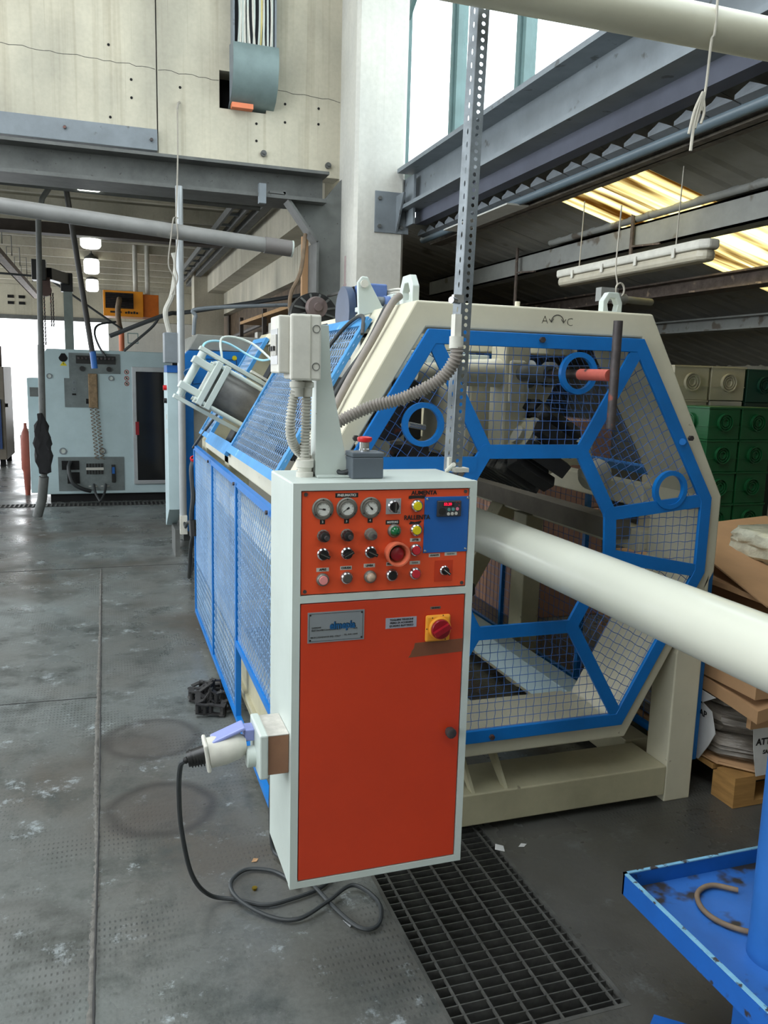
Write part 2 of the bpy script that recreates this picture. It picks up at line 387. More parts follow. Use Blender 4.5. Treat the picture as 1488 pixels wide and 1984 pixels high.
def wires(mb, poly, to3, ang, sp, r, amp=0, period=.06, holes=(), n=3, ph=0, bow=0):
    d = (cos(ang), sin(ang)); e = (-d[1], d[0]); cx = sum(p[0] for p in poly)/len(poly); cy = sum(p[1] for p in poly)/len(poly)
    for k in range(-150, 151):
        p = (cx+e[0]*(k+ph)*sp, cy+e[1]*(k+ph)*sp); c = clip(poly, p, d)
        if not c: continue
        step = period/4 if amp else (.02 if holes else (c[1]-c[0])); m = max(1, int((c[1]-c[0])/step)); seg = []
        for i in range(m+1):
            t = c[0]+(c[1]-c[0])*i/m; a = amp*((-1)**(k % 2))*(1 if (int(round(t/(period/4))) % 4) in (0, 1) else -1) if amp else 0
            u, v = p[0]+d[0]*t+e[0]*a, p[1]+d[1]*t+e[1]*a
            if any((u-h[0])**2+(v-h[1])**2 < h[2]**2 for h in holes):
                if len(seg) > 1: mb.tube(seg, r, n, False)
                seg = []; continue
            seg.append(to3(u, v))
        if len(seg) > 1: mb.tube(seg, r, n, False)

# ================================================================ SETTING
def st(mb, name, material, parent=None, smooth=False, **k):
    if parent is None: k['kind'] = 'structure'
    return mb.build(name, material, parent, smooth, **k)
PX0, PX1, PY0, PY1 = .778, 1.262, 1.585, 2.86      # grating pit
b = MB()
for x0, x1, y0, y1 in ((-9, PX0, -7, 25), (PX1, 9, -7, 25), (PX0, PX1, -7, PY0), (PX0, PX1, PY1, 25)): b.box(x0, x1, y0, y1, -.2, 0)
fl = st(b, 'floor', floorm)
b = MB(); b.box(PX0-.01, PX1+.01, PY0-.01, PY1+.01, -.72, -.70)
for x0, x1, y0, y1 in ((PX0-.01, PX0-.001, PY0, PY1), (PX1+.001, PX1+.01, PY0, PY1), (PX0, PX1, PY0-.01, PY0-.001), (PX0, PX1, PY1+.001, PY1+.01)): b.box(x0, x1, y0, y1, -.7, -.2)
b.build('drain_pit', mat('pit_shade_black', (22, 22, 21), .6), fl)  # near-black colour stands in for the shade down in the pit
# cracked mortar joint running along the aisle, and two saw-cut joints
def joint(name, pts, wd, z, material, seed=0):
    rnd = random.Random(seed); P = spline(pts, 60); V = []; n = len(P)
    for i, p in enumerate(P):
        l, r = wd*(.5+rnd.random()*1.3), wd*(.5+rnd.random()*1.3); d = (P[min(i+1, n-1)]-P[max(i-1, 0)]).normalized(); s = Vector((-d.y, d.x, 0))
        V += [p-s*r*.5, p-s*wd*.16+Vector((0, 0, z)), p+s*wd*.16+Vector((0, 0, z)), p+s*l*.5]
    b = MB(); b.add(V, [(4*i+k, 4*i+4+k, 4*i+5+k, 4*i+1+k) for i in range(n-1) for k in range(3)]); return b.build(name, material, fl)
mortar = mat('joint_mortar', (104, 102, 97), .9, var=.3, scale=30, bump=.4)
jdark = mat('joint_dark', (52, 52, 52), .9)
joint('floor_joint', [(-.072, -1, .001), (-.075, 1.9, .001), (-.066, 2.6, .001), (-.075, 3.4, .001), (-.068, 5, .001), (-.066, 6.9, .001)], .015, .002, mortar, 3)
joint('floor_joint', [(-.068, -1, .004), (-.068, 1.9, .0045), (-.06, 3.4, .0045), (-.066, 6.9, .004)], .005, .001, jdark, 5)
joint('floor_joint', [(-5, 6.95, .0012), (-1, 6.96, .0012), (1.6, 6.95, .0012)], .012, .001, jdark, 6)
joint('floor_joint', [(-3, 4.1, .0012), (-1, 4.12, .0012), (-.07, 4.1, .0012)], .006, .001, jdark, 8)

# transverse concrete wall: real panels with open joints, notched round the cable duct
WB = root('wall_back', (0, 7.5, 0), kind='structure')
b = MB(); b.box(-2.9, .468, 7.5, 7.72, 3.59, 6.8); st(b, 'concrete_panel', conc, WB)
b = MB(); hx0, hx1, hz0, hz1 = .985, 1.385, 3.83, 4.13
b.box(.478, hx0, 7.5, 7.72, 3.36, 6.8); b.box(hx1, 2.051, 7.5, 7.72, 3.36, 6.8); b.box(hx0, hx1, 7.5, 7.72, 3.36, hz0); b.box(hx0, hx1, 7.5, 7.72, hz1, 6.8)
st(b, 'concrete_panel', conc, WB)
b = MB(); b.box(-7, -2.91, 7.5, 7.72, 3.36, 6.8); st(b, 'concrete_panel', conc, WB)
b = MB(); b.box(hx0-.05, hx1+.05, 7.72, 7.76, hz0-.05, hz1+.05); st(b, 'hole_back', dark, WB)
b = MB(); b.box(-2.9, .468, 7.46, 7.6, 3.42, 3.588); st(b, 'steel_plate', gsteel, WB, bevel=.004)
for x, z in ((-.25, 3.52), (.42, 3.50)):
    b = MB(); b.cyl((x, 7.46, z), (x, 7.44, z), .014, 6); b.build('bolt', steel_d, WB)
for x, z in ((.27, 3.96), (.27, 3.82), (.66, 3.95), (1.3, 3.74), (1.3, 3.6), (1.55, 3.93), (1.55, 3.78), (1.85, 3.93), (1.85, 3.8), (.1, 4.2), (.1, 3.65)):
    b = MB(); b.cyl((x, 7.5, z), (x, 7.497, z), .011, 10); b.build('tie_hole', dark, WB)
for x, z in ((1.36, 3.5), (1.94, 3.46)):
    b = MB(); b.cyl((x, 7.5, z), (x, 7.47, z), .026, 14); b.cyl((x, 7.47, z), (x, 7.455, z), .012, 6); b.build('anchor', gsteel_d, WB)

b = MB(); rnd = random.Random(9)
for x0, x1, za, zb_ in ((-2.9, .46, 4.16, 4.07), (.485, .98, 4.065, 4.05), (1.45, 2.045, 4.035, 4.01)):
    n = int((x1-x0)/.05); b.tube([(x0+(x1-x0)*i/n, 7.4995, za+(zb_-za)*i/n+rnd.uniform(-.008, .008)) for i in range(n+1)], .0025, 4)
b.build('casting_joint', mortar, WB)
# steel lintel, knee brace and post of the opening
PT = root('trim_1', (1.9, 7.4, 0), kind='structure')
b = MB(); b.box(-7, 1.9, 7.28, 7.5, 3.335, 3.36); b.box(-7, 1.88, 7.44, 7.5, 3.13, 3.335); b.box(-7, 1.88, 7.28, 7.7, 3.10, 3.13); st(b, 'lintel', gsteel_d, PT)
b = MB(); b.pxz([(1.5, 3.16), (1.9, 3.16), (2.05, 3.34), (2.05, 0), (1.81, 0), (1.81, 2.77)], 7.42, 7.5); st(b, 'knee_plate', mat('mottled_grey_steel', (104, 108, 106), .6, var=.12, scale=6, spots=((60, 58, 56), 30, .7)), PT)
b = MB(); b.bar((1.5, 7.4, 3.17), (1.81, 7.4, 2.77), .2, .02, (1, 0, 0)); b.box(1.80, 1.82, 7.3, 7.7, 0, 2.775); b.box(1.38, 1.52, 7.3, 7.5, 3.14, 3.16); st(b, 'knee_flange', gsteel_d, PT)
b = MB(); b.box(1.28, 1.34, 7.24, 7.3, 3.04, 3.2); st(b, 'clamp_bracket', gsteel, PT)
b = MB(); b.box(1.745, 1.80, 7.62, 7.68, 0, 2.86); st(b, 'timber_liner', card, PT)
b = MB(); b.tube([(x, 7.5-.04, 3.345+.004*sin(x*9)) for x in [i*.1-3 for i in range(49)]], .012, 6); st(b, 'mortar_seam', mortar, PT)

# concrete column with bolted bracket
CO = root('trim_2', (2.28, 7.25, 0), kind='structure')
b = MB(); b.pxy([(2.051, 7.5), (2.051, 7.03), (2.08, 7.0), (2.48, 7.0), (2.507, 7.03), (2.507, 7.5)], 0, 6.8); st(b, 'concrete_column', concw, CO)
b = MB(); b.box(2.23, 2.54, 6.985, 7.0, 2.84, 3.18); b.box(2.507, 2.53, 6.8, 7.3, 2.9, 3.3); b.pyz([(6.99, 2.84), (6.99, 3.15), (6.8, 3.15)], 2.42, 2.44); st(b, 'bracket_plate', gsteel, CO, bevel=.003)
for x in (2.27, 2.47):
    for z in (2.89, 3.12): b = MB(); b.cyl((x, 6.985, z), (x, 6.965, z), .017, 6); st(b, 'bolt', gsteel_d, CO)
arrow = mat('faded_pink_paint', (186, 164, 162), .7)
b = MB(); b.pyz([(7.28, 2.66), (7.23, 2.66), (7.23, 2.42), (7.20, 2.42), (7.255, 2.28), (7.31, 2.42), (7.28, 2.42)], 2.0495, 2.0505); st(b, 'painted_arrow', arrow, CO)

# clerestory over the low side bay
WR = root('wall_right', (2.62, 2, 3.37), kind='structure')
b = MB(); b.box(2.56, 2.76, -7, 7.5, 5.9, 6.8); st(b, 'upper_panel', conc2, WR)
def glass():
    m = bpy.data.materials.new('window_glass'); m.use_nodes = True; N = m.node_tree.nodes; L = m.node_tree.links
    out = [n for n in N if n.type == 'OUTPUT_MATERIAL'][0]; N.remove(N['Principled BSDF'])
    t = N.new('ShaderNodeBsdfTransparent'); t.inputs[0].default_value = (.93, .96, .96, 1); g = N.new('ShaderNodeBsdfGlossy'); g.inputs['Roughness'].default_value = .1
    mx = N.new('ShaderNodeMixShader'); mx.inputs[0].default_value = .06; L.new(t.outputs[0], mx.inputs[1]); L.new(g.outputs[0], mx.inputs[2]); L.new(mx.outputs[0], out.inputs[0]); return m
gls = glass()
WN = root('window_1', (2.62, 2, 3.37), kind='structure')
ms = [7.42, 6.2, 5.1, 3.95, 2.7, 1.4, 0.1, -1.2, -2.5, -3.8, -5.1, -6.4]
for i, y in enumerate(ms):
    hw = .065 if i else .05
    b = MB(); b.box(2.58, 2.66, y-hw, y+hw, 3.42, 5.9); b.box(2.56, 2.58, y-.02, y+.02, 3.42, 5.9); b.build('mullion', cyanw, WN)
b = MB(); b.box(2.57, 2.67, -7, 7.5, 3.37, 3.43); b.box(2.57, 2.67, -7, 7.5, 5.84, 5.9); b.build('window_sill', cyanw, WN)
b = MB(); b.bar((2.62, 7.42, 4.72), (2.62, 6.25, 5.5), .04, .05); b.build('brace', cyanw, WN)
for i in range(len(ms)-1):
    b = MB(); b.box(2.617, 2.623, ms[i+1]+.05, ms[i]-.05, 3.43, 5.84); b.build('pane', gls, WN)
BM = root('trim_3', (2.6, 2, 3.2), kind='structure')
b = MB(); b.box(2.42, 2.76, -7, 6.98, 3.335, 3.368); b.box(2.575, 2.60, -7, 6.98, 3.06, 3.335); b.box(2.44, 2.74, -7, 6.98, 3.03, 3.06); b.build('eaves_beam', gsteel, BM)
b = MB(); b.pyz([(-7, 3.03), (6.98, 3.03), (6.98, 2.93), (-7, 2.93)], 2.60, 2.70); b.build('gutter_board', mat('slate_blue_board', (84, 88, 102), .7, var=.12, scale=3), BM)

# low bay roof: fibre cement sheets with ribs, three translucent ones in the lit strip
RZ = lambda x: 3.0-(x-2.65)*.268
CR = root('ceiling_side', (4.7, 2, 2.4), kind='structure')
def sheet(y0, y1, x0, x1, material, name='roof_sheet', z=0):
    V = []; n = 8
    prof = []
    for k in range(n+1):
        y = y0+(y1-y0)*k/n; prof += [(y, 0 if k % 2 == 0 else .0)]
    prof = [(y0, 0), (y0+.03, .014), (y0+.07, .014), (y0+.10, 0), ((y0+y1)/2-.05, 0), ((y0+y1)/2-.02, .014), ((y0+y1)/2+.02, .014), ((y0+y1)/2+.05, 0), (y1, 0)]
    for x in (x0, x1):
        for dz in (0, .008): V += [(x, y, RZ(x)+h+dz+z) for y, h in prof]
    m_ = len(prof); F = []
    for k in range(m_-1): F += [(k, k+1, 2*m_+k+1, 2*m_+k), (m_+k, 3*m_+k, 3*m_+k+1, m_+k+1), (k, m_+k, m_+k+1, k+1), (2*m_+k, 2*m_+k+1, 3*m_+k+1, 3*m_+k)]
    F += [(0, 2*m_, 3*m_, m_), (m_-1, 2*m_-1, 4*m_-1, 3*m_-1)]
    b = MB(); b.add(V, F); return b.build(name, material, CR)
y = -6.6
while y < 11.5:
    lit = 4.3 < y < 5.3
    if lit:
        sheet(y, y+.5, 2.62, 3.12, roofm); sheet(y, y+.5, 3.08, 6.9, skyl, 'translucent_sheet')
    else:
        sheet(y, y+.5, 2.62+random.uniform(-.02, .03), 6.95, roofm, z=random.uniform(-.004, .004))
    y += .5
def beam_along(name, x, w_, h, t, y0, y1, z, material, parent=None, c=False):
    b = MB(); b.box(x-w_/2, x+w_/2, y0, y1, z-t, z); b.box(x-w_/2, x+w_/2, y0, y1, z-h, z-h+t)
    b.box(x-t/2 if not c else x-w_/2, x+t/2 if not c else x-w_/2+t, y0, y1, z-h, z); return b.build(name, material, parent)
purl = mat('dusty_grey_steel', (140, 142, 138), .6, var=.14, scale=4, spots=((96, 88, 78), 5, .62))
beam_along('purlin', 2.93, .12, .10, .012, -6, 7.3, RZ(2.9)-.01, mat('dusty_brown_steel', (112, 104, 94), .8, var=.3, scale=14), CR)
beam_along('purlin', 3.62, .14, .17, .014, -6, 9, RZ(3.62)-.03, purl, CR, True)
beam_along('purlin', 4.55, .2, .12, .014, -6, 10, RZ(4.55)-.03, rust, CR)
beam_along('purlin', 5.4, .2, .12, .014, -6, 11, RZ(5.4)-.03, purl, CR)
b = MB(); b.cyl((3.56, -6, RZ(3.56)-.005), (3.56, 6.3, RZ(3.56)-.005), .028, 10); b.build('rail_tube', purl, CR, True)
b = MB(); b.cyl((2.80, -6, 2.86), (2.80, 7.3, 2.86), .032, 12); b.build('conduit_pipe', mat('blue_grey_pipe', (100, 116, 126), .35, var=.08), CR, True)
for (x, y, z0, z1, ww) in ((3.53, 5.12, 2.42, 2.78, .03), (3.5, 6.78, 1.95, 2.80, .035)):
    b = MB(); b.bar((x, y, z0), (x, y, z1), ww, .012, (1, 0, 0)); b.build('hanger', rust, CR)
    b = MB(); b.bar((x, y, 2.56), (x+.02, y-.3, 2.54), .02, .012); b.build('hanger_arm', rust, CR)
# white insulation board hung below the roof edge and torn edge strip
b = MB(); b.obox((2.83, 6.0, 2.83), .26, 1.15, .012, ez=(.26, 0, 1)); b.build('loose_board', mat('dusty_board', (205, 205, 200), .8, var=.1), CR)
b = MB(); P = []
rnd = random.Random(4); yy = -2.0
while yy < 7.2:
    b.add([(2.72, yy, 2.88), (2.72, yy+.2, 2.88), (2.72, yy+.2, 2.90), (2.71, yy+.13, 2.905+rnd.random()*.012), (2.71, yy+.1, 2.925), (2.72, yy+.05, 2.903), (2.80, yy, 2.86), (2.80, yy+.2, 2.86)],
          [(0, 1, 2, 3, 4, 5), (0, 6, 7, 1)]); yy += .21
b.build('closure_strip', mat('pale_foam', (112, 118, 124), .9, var=.12), CR)
b = MB(); b.box(6.95, 7.1, -7, 12, 0, 3); st(b, 'wall_side', conc2)
b = MB(); b.box(2.5, 7.1, 11.5, 11.7, 0, 3.3); st(b, 'wall_side_end', gsteel_d)
b = MB(); b.box(2.5, 9, -7.2, -7.0, 0, 3.4); st(b, 'wall_side_front', conc2)

# hall shell out of view: roof, left wall with window band, rear wall
b = MB(); b.box(-7, 2.76, -7, -2.6, 6.8, 6.95); b.box(-7, 2.76, 5.6, 7.7, 6.8, 6.95); b.box(-7, -3, -2.6, 5.6, 6.8, 6.95); b.box(0, 2.76, -2.6, 5.6, 6.8, 6.95); st(b, 'ceiling_hall', ceilm)
WL = root('wall_left', (-7, 2, 0), kind='structure')
b = MB(); b.box(-7.2, -7, -7, 7.7, 0, 2.1); b.box(-7.2, -7, -7, 7.7, 5.1, 6.95); b.build('concrete_band', conc2, WL)
for k in range(8):
    b = MB(); b.box(-7.15, -7.05, -7+k*2.05, -6.9+k*2.05, 2.1, 5.1); b.build('mullion', cyanw, WL)
b = MB(); b.box(-7.2, 2.5, -7.2, -7, 0, 6.95); st(b, 'wall_front', conc2)

# far hall beyond the opening
CF = root('ceiling_far', (-2, 15, 3.75), kind='structure')
b = MB(); b.box(-8, 2.4, 7.72, 22.7, 3.78, 3.9); b.build('ceiling_slab', ceilm, CF)
y = 8.5
ribp = None
while y < 22.4:
    if ribp is None:
        b = MB(); b.pyz([(y-.05, 3.62), (y+.05, 3.62), (y+.09, 3.78), (y-.09, 3.78)], -8, 2.3); ribp = b.build('ceiling_rib', conc2, CF); y0 = y
    else: sub(ribp, (0, y-y0, 0))
    y += 1.15
ST = mat('dark_brown_steel', (66, 58, 52), .7, var=.2)
TB = root('trim_4', (-2, 12, 3.4), kind='structure')
b = MB(); b.box(-8, 1.6, 12.0, 12.25, 3.36, 3.5); b.build('cross_beam', ST, TB)
b = MB(); b.box(-8, 2.1, 9.3, 9.36, 3.42, 3.47); b.cyl((-8, 9.0, 3.43), (1.6, 9.0, 3.33), .025, 8); b.build('cross_pipe', gsteel_d, TB)
b = MB(); b.box(-1.5, -1.35, 8, 21, 3.2, 3.28); b.box(-1.5, -1.48, 8, 21, 3.2, 3.34)
b.build('cable_tray', rust, TB)
for k in range(9):
    b = MB(); b.tube([(-1.5, 9+k*1.3, 3.3), (-1.5, 9+k*1.3, 3.6), (-1.3, 9+k*1.3, 3.6), (-1.3, 9+k*1.3, 3.3)], .008, 5); b.build('tray_hanger', gsteel_d, TB)
WF = root('wall_far', (0, 22.5, 0), kind='structure')
for x0, x1, z0, z1 in ((-8, -4.2, 0, 2.85), (.12, 2.4, 0, 2.85), (-8, -2.6, 2.86, 3.9), (-2.59, 2.4, 2.86, 3.9)):
    b = MB(); b.box(x0, x1, 22.5, 22.7, z0, z1); b.build('concrete_panel', concw if z0 < 1 else conc, WF)
b = MB(); b.box(-4.2, .12, 22.42, 22.5, 2.8, 2.9); b.build('door_lintel', gsteel_d, WF)
for x in (-2.2, -1.95, .6, 1.0):
    for z in (3.15, 3.3):
        b = MB(); b.box(x, x+.14, 22.48, 22.5, z, z+.07); b.build('vent_opening', dark, WF)
b = MB(); b.ring([(.70+x*.13, 2.42+z*.13) for x, z in ((-1, -1), (1, -1), (1, 1), (-1, 1))], [(.70+x*.11, 2.42+z*.11) for x, z in ((-1, -1), (1, -1), (1, 1), (-1, 1))], lambda u, v: (u+1.6*0, 21.9, v), lambda u, v: (u, 21.95, v))
b.build('window_frame', cyanw, WF)
WG = root('wall_far_right', (2.3, 15, 0), kind='structure')
ys = [7.72, 9.0, 10.3, 11.6, 12.9, 14.2, 15.5, 16.8, 18.1, 19.4, 20.7, 22.5]
for i in range(len(ys)-1):
    b = MB(); b.box(2.3, 2.45, ys[i]+.006, ys[i+1]-.006, 2.78, 3.8); b.build('concrete_panel', conc, WG)
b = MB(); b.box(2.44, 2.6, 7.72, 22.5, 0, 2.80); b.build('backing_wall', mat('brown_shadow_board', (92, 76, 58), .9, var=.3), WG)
b = MB(); b.box(1.98, 2.3, 7.75, 17, 3.18, 3.60); b.build('corbel_beam', conc2, WG)
b = MB(); b.pxy([(1.72, 17), (1.72, 17.5), (2.3, 17.5), (2.3, 17)], 0, 3.75); b.build('concrete_pillar', conc2, WG)
for x in (1.45, 1.62, 1.8):
    b = MB(); b.bar((x, 8, 3.52), (x, 19, 3.52), .03 if x != 1.8 else .10, .09); b.build('tray_rail', gsteel_d, WG)
for k in range(14):
    b = MB(); b.box(1.45, 1.62, 8.2+k*.75, 8.24+k*.75, 3.5, 3.53); b.build('tray_rung', gsteel, WG)
for (p0, p1, r, mt_) in (((2.2, 8, 2.45), (2.2, 19, 2.15), .035, ST), ((2.15, 8, 2.30), (1.6, 19, 1.55), .03, ST), ((2.25, 7.9, 2.2), (2.25, 14, 2.0), .02, gsteel_d)):
    b = MB(); b.cyl(p0, p1, r, 8); b.build('wall_pipe', mt_, WG, True)

# ================================================================ HAUL-OFF MACHINE
HM = root('haul_off_machine', (1.36, 3.7, 0), 'large octagonal cream haul-off machine with blue mesh guards behind the orange-fronted cabinet', 'machine')
def inset(poly, d):
    n = len(poly); A = sum(poly[i][0]*poly[(i+1) % n][1]-poly[(i+1) % n][0]*poly[i][1] for i in range(n)); s = 1 if A > 0 else -1; L = []
    for i in range(n):
        a, b_ = Vector(poly[i]), Vector(poly[(i+1) % n]); t = (b_-a).normalized(); nn = Vector((-t.y, t.x))*s; L.append((a+nn*d, t))
    out = []
    for i in range(n):
        p, t = L[i-1]; q, u = L[i]; det = t.x*u.y-t.y*u.x; w_ = q-p; k = (w_.x*u.y-w_.y*u.x)/det; out.append(tuple(p+t*k))
    return out
OW = [(.925, 1.843), (1.797, 1.843), (2.16, 1.20), (2.16, .915), (1.815, .295), (.905, .295), (.56, .915), (.56, 1.20)]
OB = [(.962, 1.757), (1.758, 1.757), (2.101, 1.199), (2.10, .917), (1.786, .353), (.934, .353), (.62, .917), (.62, 1.199)]
NI = [(1.18, 1.371), (1.54, 1.371), (1.673, 1.15), (1.683, 1.0), (1.547, .75), (1.173, .75), (1.037, 1.0), (1.047, 1.15)]
def fy(y): return lambda u, v: (u, y, v)
b = MB(); b.ring(OW, inset(OB, -.004), fy(2.45), fy(2.79)); front = b.build('front_frame', cream, HM, bevel=.006)
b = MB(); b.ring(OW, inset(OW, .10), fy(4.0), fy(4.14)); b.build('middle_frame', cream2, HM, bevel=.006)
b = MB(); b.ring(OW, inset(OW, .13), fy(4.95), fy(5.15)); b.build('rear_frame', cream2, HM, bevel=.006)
for i in (0, 1, 2, 3, 6, 7):
    x, z = OW[i]; cx = x+(.05 if x < 1.36 else -.05); cz = z-(.05 if z > 1.06 else -.05)
    if i == 7: b = MB(); b.box(.56, .63, 2.79, 4.95, 1.165, 1.235)
    elif i == 0: b = MB(); b.pxz([(.925, 1.843), (.99, 1.843), (.97, 1.77), (.885, 1.77)], 2.79, 4.95)
    else: b = MB(); b.box(cx-.045, cx+.045, 2.79, 4.95, cz-.045, cz+.045)
    b.build('side_rail', cream, HM, bevel=.005)
# base: posts, beams and feet
for yb in (2.45, 4.95):
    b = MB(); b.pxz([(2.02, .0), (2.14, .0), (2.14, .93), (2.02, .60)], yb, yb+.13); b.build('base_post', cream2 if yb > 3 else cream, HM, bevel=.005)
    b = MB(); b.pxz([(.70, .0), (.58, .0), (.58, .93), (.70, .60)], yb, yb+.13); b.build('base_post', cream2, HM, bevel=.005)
    b = MB(); b.box(.70, 2.02, yb, yb+.22, .03, .15); b.build('base_beam', cream2, HM, bevel=.005)
b = MB(); b.box(2.03, 2.13, 3.68, 3.82, 0, .93); b.build('base_post', cream2, HM, bevel=.005)
for x in (.60, 2.0):
    b = MB(); b.box(x, x+.12, 2.69, 4.95, .03, .15); b.build('base_beam', cream2, HM, bevel=.005)
for x in (1.20, 1.33):
    b = MB(); b.pyz([(2.46, .15), (2.62, .30), (2.74, .30), (2.50, .15)], x, x+.012); b.build('gusset_plate', cream2, HM)
# lifting eyes on the top
def eye(x, y, rot=0):
    b = MB(); po = [(-.062, 0), (.062, 0), (.062, .05), (.036, .092), (-.03, .092), (-.062, .055)]
    pi_ = [(-.026, .012), (.026, .012), (.034, .04), (.018, .066), (-.018, .066), (-.034, .04)]
    if rot: b.ring(po, pi_, lambda u, v: (x-.012, y+u, 1.842+v), lambda u, v: (x+.012, y+u, 1.842+v))
    else: b.ring(po, pi_, lambda u, v: (x+u*.62, y, 1.842+v*.8), lambda u, v: (x+u*.62, y+.03, 1.842+v*.8))
    return b.build('lifting_eye', white, HM, bevel=.003)
eye(1.68, 2.52); eye(.955, 2.60, 1)
b = MB(); b.cyl((1.30, 2.5, 1.843), (1.30, 2.5, 1.862), .009, 8); b.build('bolt', cream, HM)

# front guard: flat blue bars, eight mesh fields, sight rings
FG = MB(); FG.ring(OB, inset(OB, .046), fy(2.431), fy(2.445)); fg = FG.build('front_guard', blue, HM, bevel=.002)
def flat(p, q, w_, y0=2.433, y1=2.444, name='guard_bar', m=blue, par=None):
    a, c = Vector((p[0], 0, p[1])), Vector((q[0], 0, q[1])); d = (c-a).normalized(); s = Vector((-d.z, 0, d.x))*w_/2; a = a-d*.006; c = c+d*.006
    b = MB(); b.add([tuple(v+Vector((0, y, 0))) for y in (y0, y1) for v in (a-s, c-s, c+s, a+s)], [(3, 2, 1, 0), (4, 5, 6, 7), (0, 1, 5, 4), (1, 2, 6, 5), (2, 3, 7, 6), (3, 0, 4, 7)])
    return b.build(name, m, par or fg)
for i in range(8):
    flat(NI[i], NI[(i+1) % 8], .046, 2.432, 2.4445)
    flat(NI[i], inset(OB, .03)[i], .046, 2.4325, 2.443)
flat((.70, 1.33), (1.14, 1.33), .05, 2.430, 2.441)
for p in NI:
    b = MB(); b.pxz(circ(p[0], p[1], .0255, 16), 2.4315, 2.4448); b.build('joint_plate', blue, fg)
RG = [(.955, 1.458), (1.508, 1.634), (1.917, 1.231)]
for cx, cz in RG:
    b = MB(); b.ring(circ(cx, cz, .070, 40), circ(cx, cz, .053, 40), fy(2.428), fy(2.446)); b.build('sight_ring', blue, fg, True)
wr = MB()
for i in range(8):
    j = (i+1) % 8; cell = [OB[i], OB[j], NI[j], NI[i]]
    ang = math.atan2(OB[j][1]-OB[i][1], OB[j][0]-OB[i][0])
    H = [(x, z, .06) for x, z in RG]
    wires(wr, cell, lambda u, v: (u, 2.447, v), ang, .0305, .0012, 0, holes=H, n=4)
    wires(wr, cell, lambda u, v: (u, 2.4495, v), ang+pi/2, .0305, .0012, .0013, .061, holes=H, n=4)
wr.build('wire_mesh', blue_w, fg, True, kind='stuff')
for x, z in ((1.36, 1.738), (.73, 1.415), (1.98, 1.418), (1.25, .372)):
    b = MB(); b.cyl((x, 2.431, z), (x, 2.420, z), .010, 6); b.build('hex_bolt', steel_d, fg)
b = MB(); b.cyl((1.945, 2.425, 1.405), (1.955, 2.44, 1.405), .012, 10); b.build('guard_lug', blue, fg)
# marks on the front frame: A <-> C drawn by hand
text('marking', 'A', .038, (1.378, 2.4495, 1.803), ink, HM, my=-.001)
text('marking', 'C', .038, (1.472, 2.4495, 1.800), ink, HM, my=-.001)
b = MB(); b.tube([(1.425-.023*cos(t), 2.449, 1.800+.022*sin(t)) for t in [pi*k/12 for k in range(13)]], .0012, 4)
for sx in (-1, 1): b.tube([(1.425+sx*.023-.008*1, 2.449, 1.808), (1.425+sx*.023, 2.449, 1.797), (1.425+sx*.023+.008, 2.449, 1.809)], .0012, 4)
b.build('marking', ink, HM)

# crank handle through the upper sight ring
b = MB(); b.cyl((1.508, 2.42, 1.630), (1.508, 2.25, 1.628), .019, 14); ch = b.build('crank_handle', redpipe, HM, True)
b = MB(); b.cyl((1.508, 2.62, 1.632), (1.508, 2.40, 1.630), .016, 12); b.build('crank_shaft', steel_d, ch, True)
b = MB(); b.pipe((1.512, 2.232, 1.795), (1.512, 2.232, 1.462), .0145, .011, 20); b.build('crank_bar', steel_d, ch, True)

# side guards (left lower, left upper big and small; same on the right)
def guard(name, nodes, to3, thick, barw, strag, zig, matf, matw, grid=False, extra=(), outer=None):
    b = MB(); f0 = lambda u, v: to3(u, v, 0); f1 = lambda u, v: to3(u, v, thick)
    b.ring(nodes, inset(nodes, barw), f0, f1); g = b.build(name, matf, HM)
    for p, q in extra:
        b = MB(); b.bar(to3(*p, thick/2), to3(*q, thick/2), barw*.9, thick*1.05, Vector(to3(0, 0, 1))-Vector(to3(0, 0, 0))); b.build('guard_bar', matf, g)
    wb = MB(); f = lambda u, v: to3(u, v, thick*.5); g2 = lambda u, v: to3(u, v, thick*.5+.002)
    for poly in ([nodes] if outer is None else outer):
        wires(wb, poly, f, 0, strag, .0016, 0, n=3)
        if grid: wires(wb, poly, g2, pi/2, strag, .0014, n=3)
        else: wires(wb, poly, g2, pi/2, zig, .0013, .0042, .036, n=3)
    wb.build('wire_mesh', matw, g, True, kind='stuff'); return g
XL = .528
side = lambda u, v, t: (XL-t, u, v)
bluew2 = mat('blue_mesh_wire', (130, 165, 205), .5, var=.12)
# lower guard: upper field of panels plus the low rail
P3 = [(2.50, .10), (3.60, .10), (3.60, .452), (3.14, .452)]
guard('side_guard', [(2.50, 1.165), (5.15, 1.165), (5.15, .10), (3.42, .10), (3.42, .44), (2.62, .44), (2.62, .10), (2.50, .10)], side, .022, .028, .040, .019, blue, bluew2,
      extra=[((3.42, 1.15), (3.42, .12)), ((4.24, 1.15), (4.24, .12)), ((3.42, .112), (2.6, .112))],
      outer=[[(2.50, 1.165), (5.15, 1.165), (5.15, .44), (2.50, .44)], [(3.42, .44), (5.15, .44), (5.15, .10), (3.42, .10)], [(2.5, .44), (2.62, .44), (2.62, .10), (2.5, .10)]])
sl0, sl1 = Vector((.56, 0, 1.225)), Vector((.898, 0, 1.80)); sd = (sl1-sl0); SLn = sd.length; sd.normalize(); nrm = Vector((-sd.z, 0, sd.x))
slant = lambda u, v, t: tuple(sl0+sd*v+Vector((0, u, 0))+nrm*(.004+t))
guard('upper_guard', [(2.80, 0), (3.93, 0), (3.93, SLn), (2.80, SLn)], slant, .02, .036, .030, .0165, blue_l, bluew2)
guard('upper_guard', [(4.72, 0), (5.15, 0), (5.15, SLn), (4.72, SLn)], slant, .02, .03, .027, .0135, blue_l, bluew2)
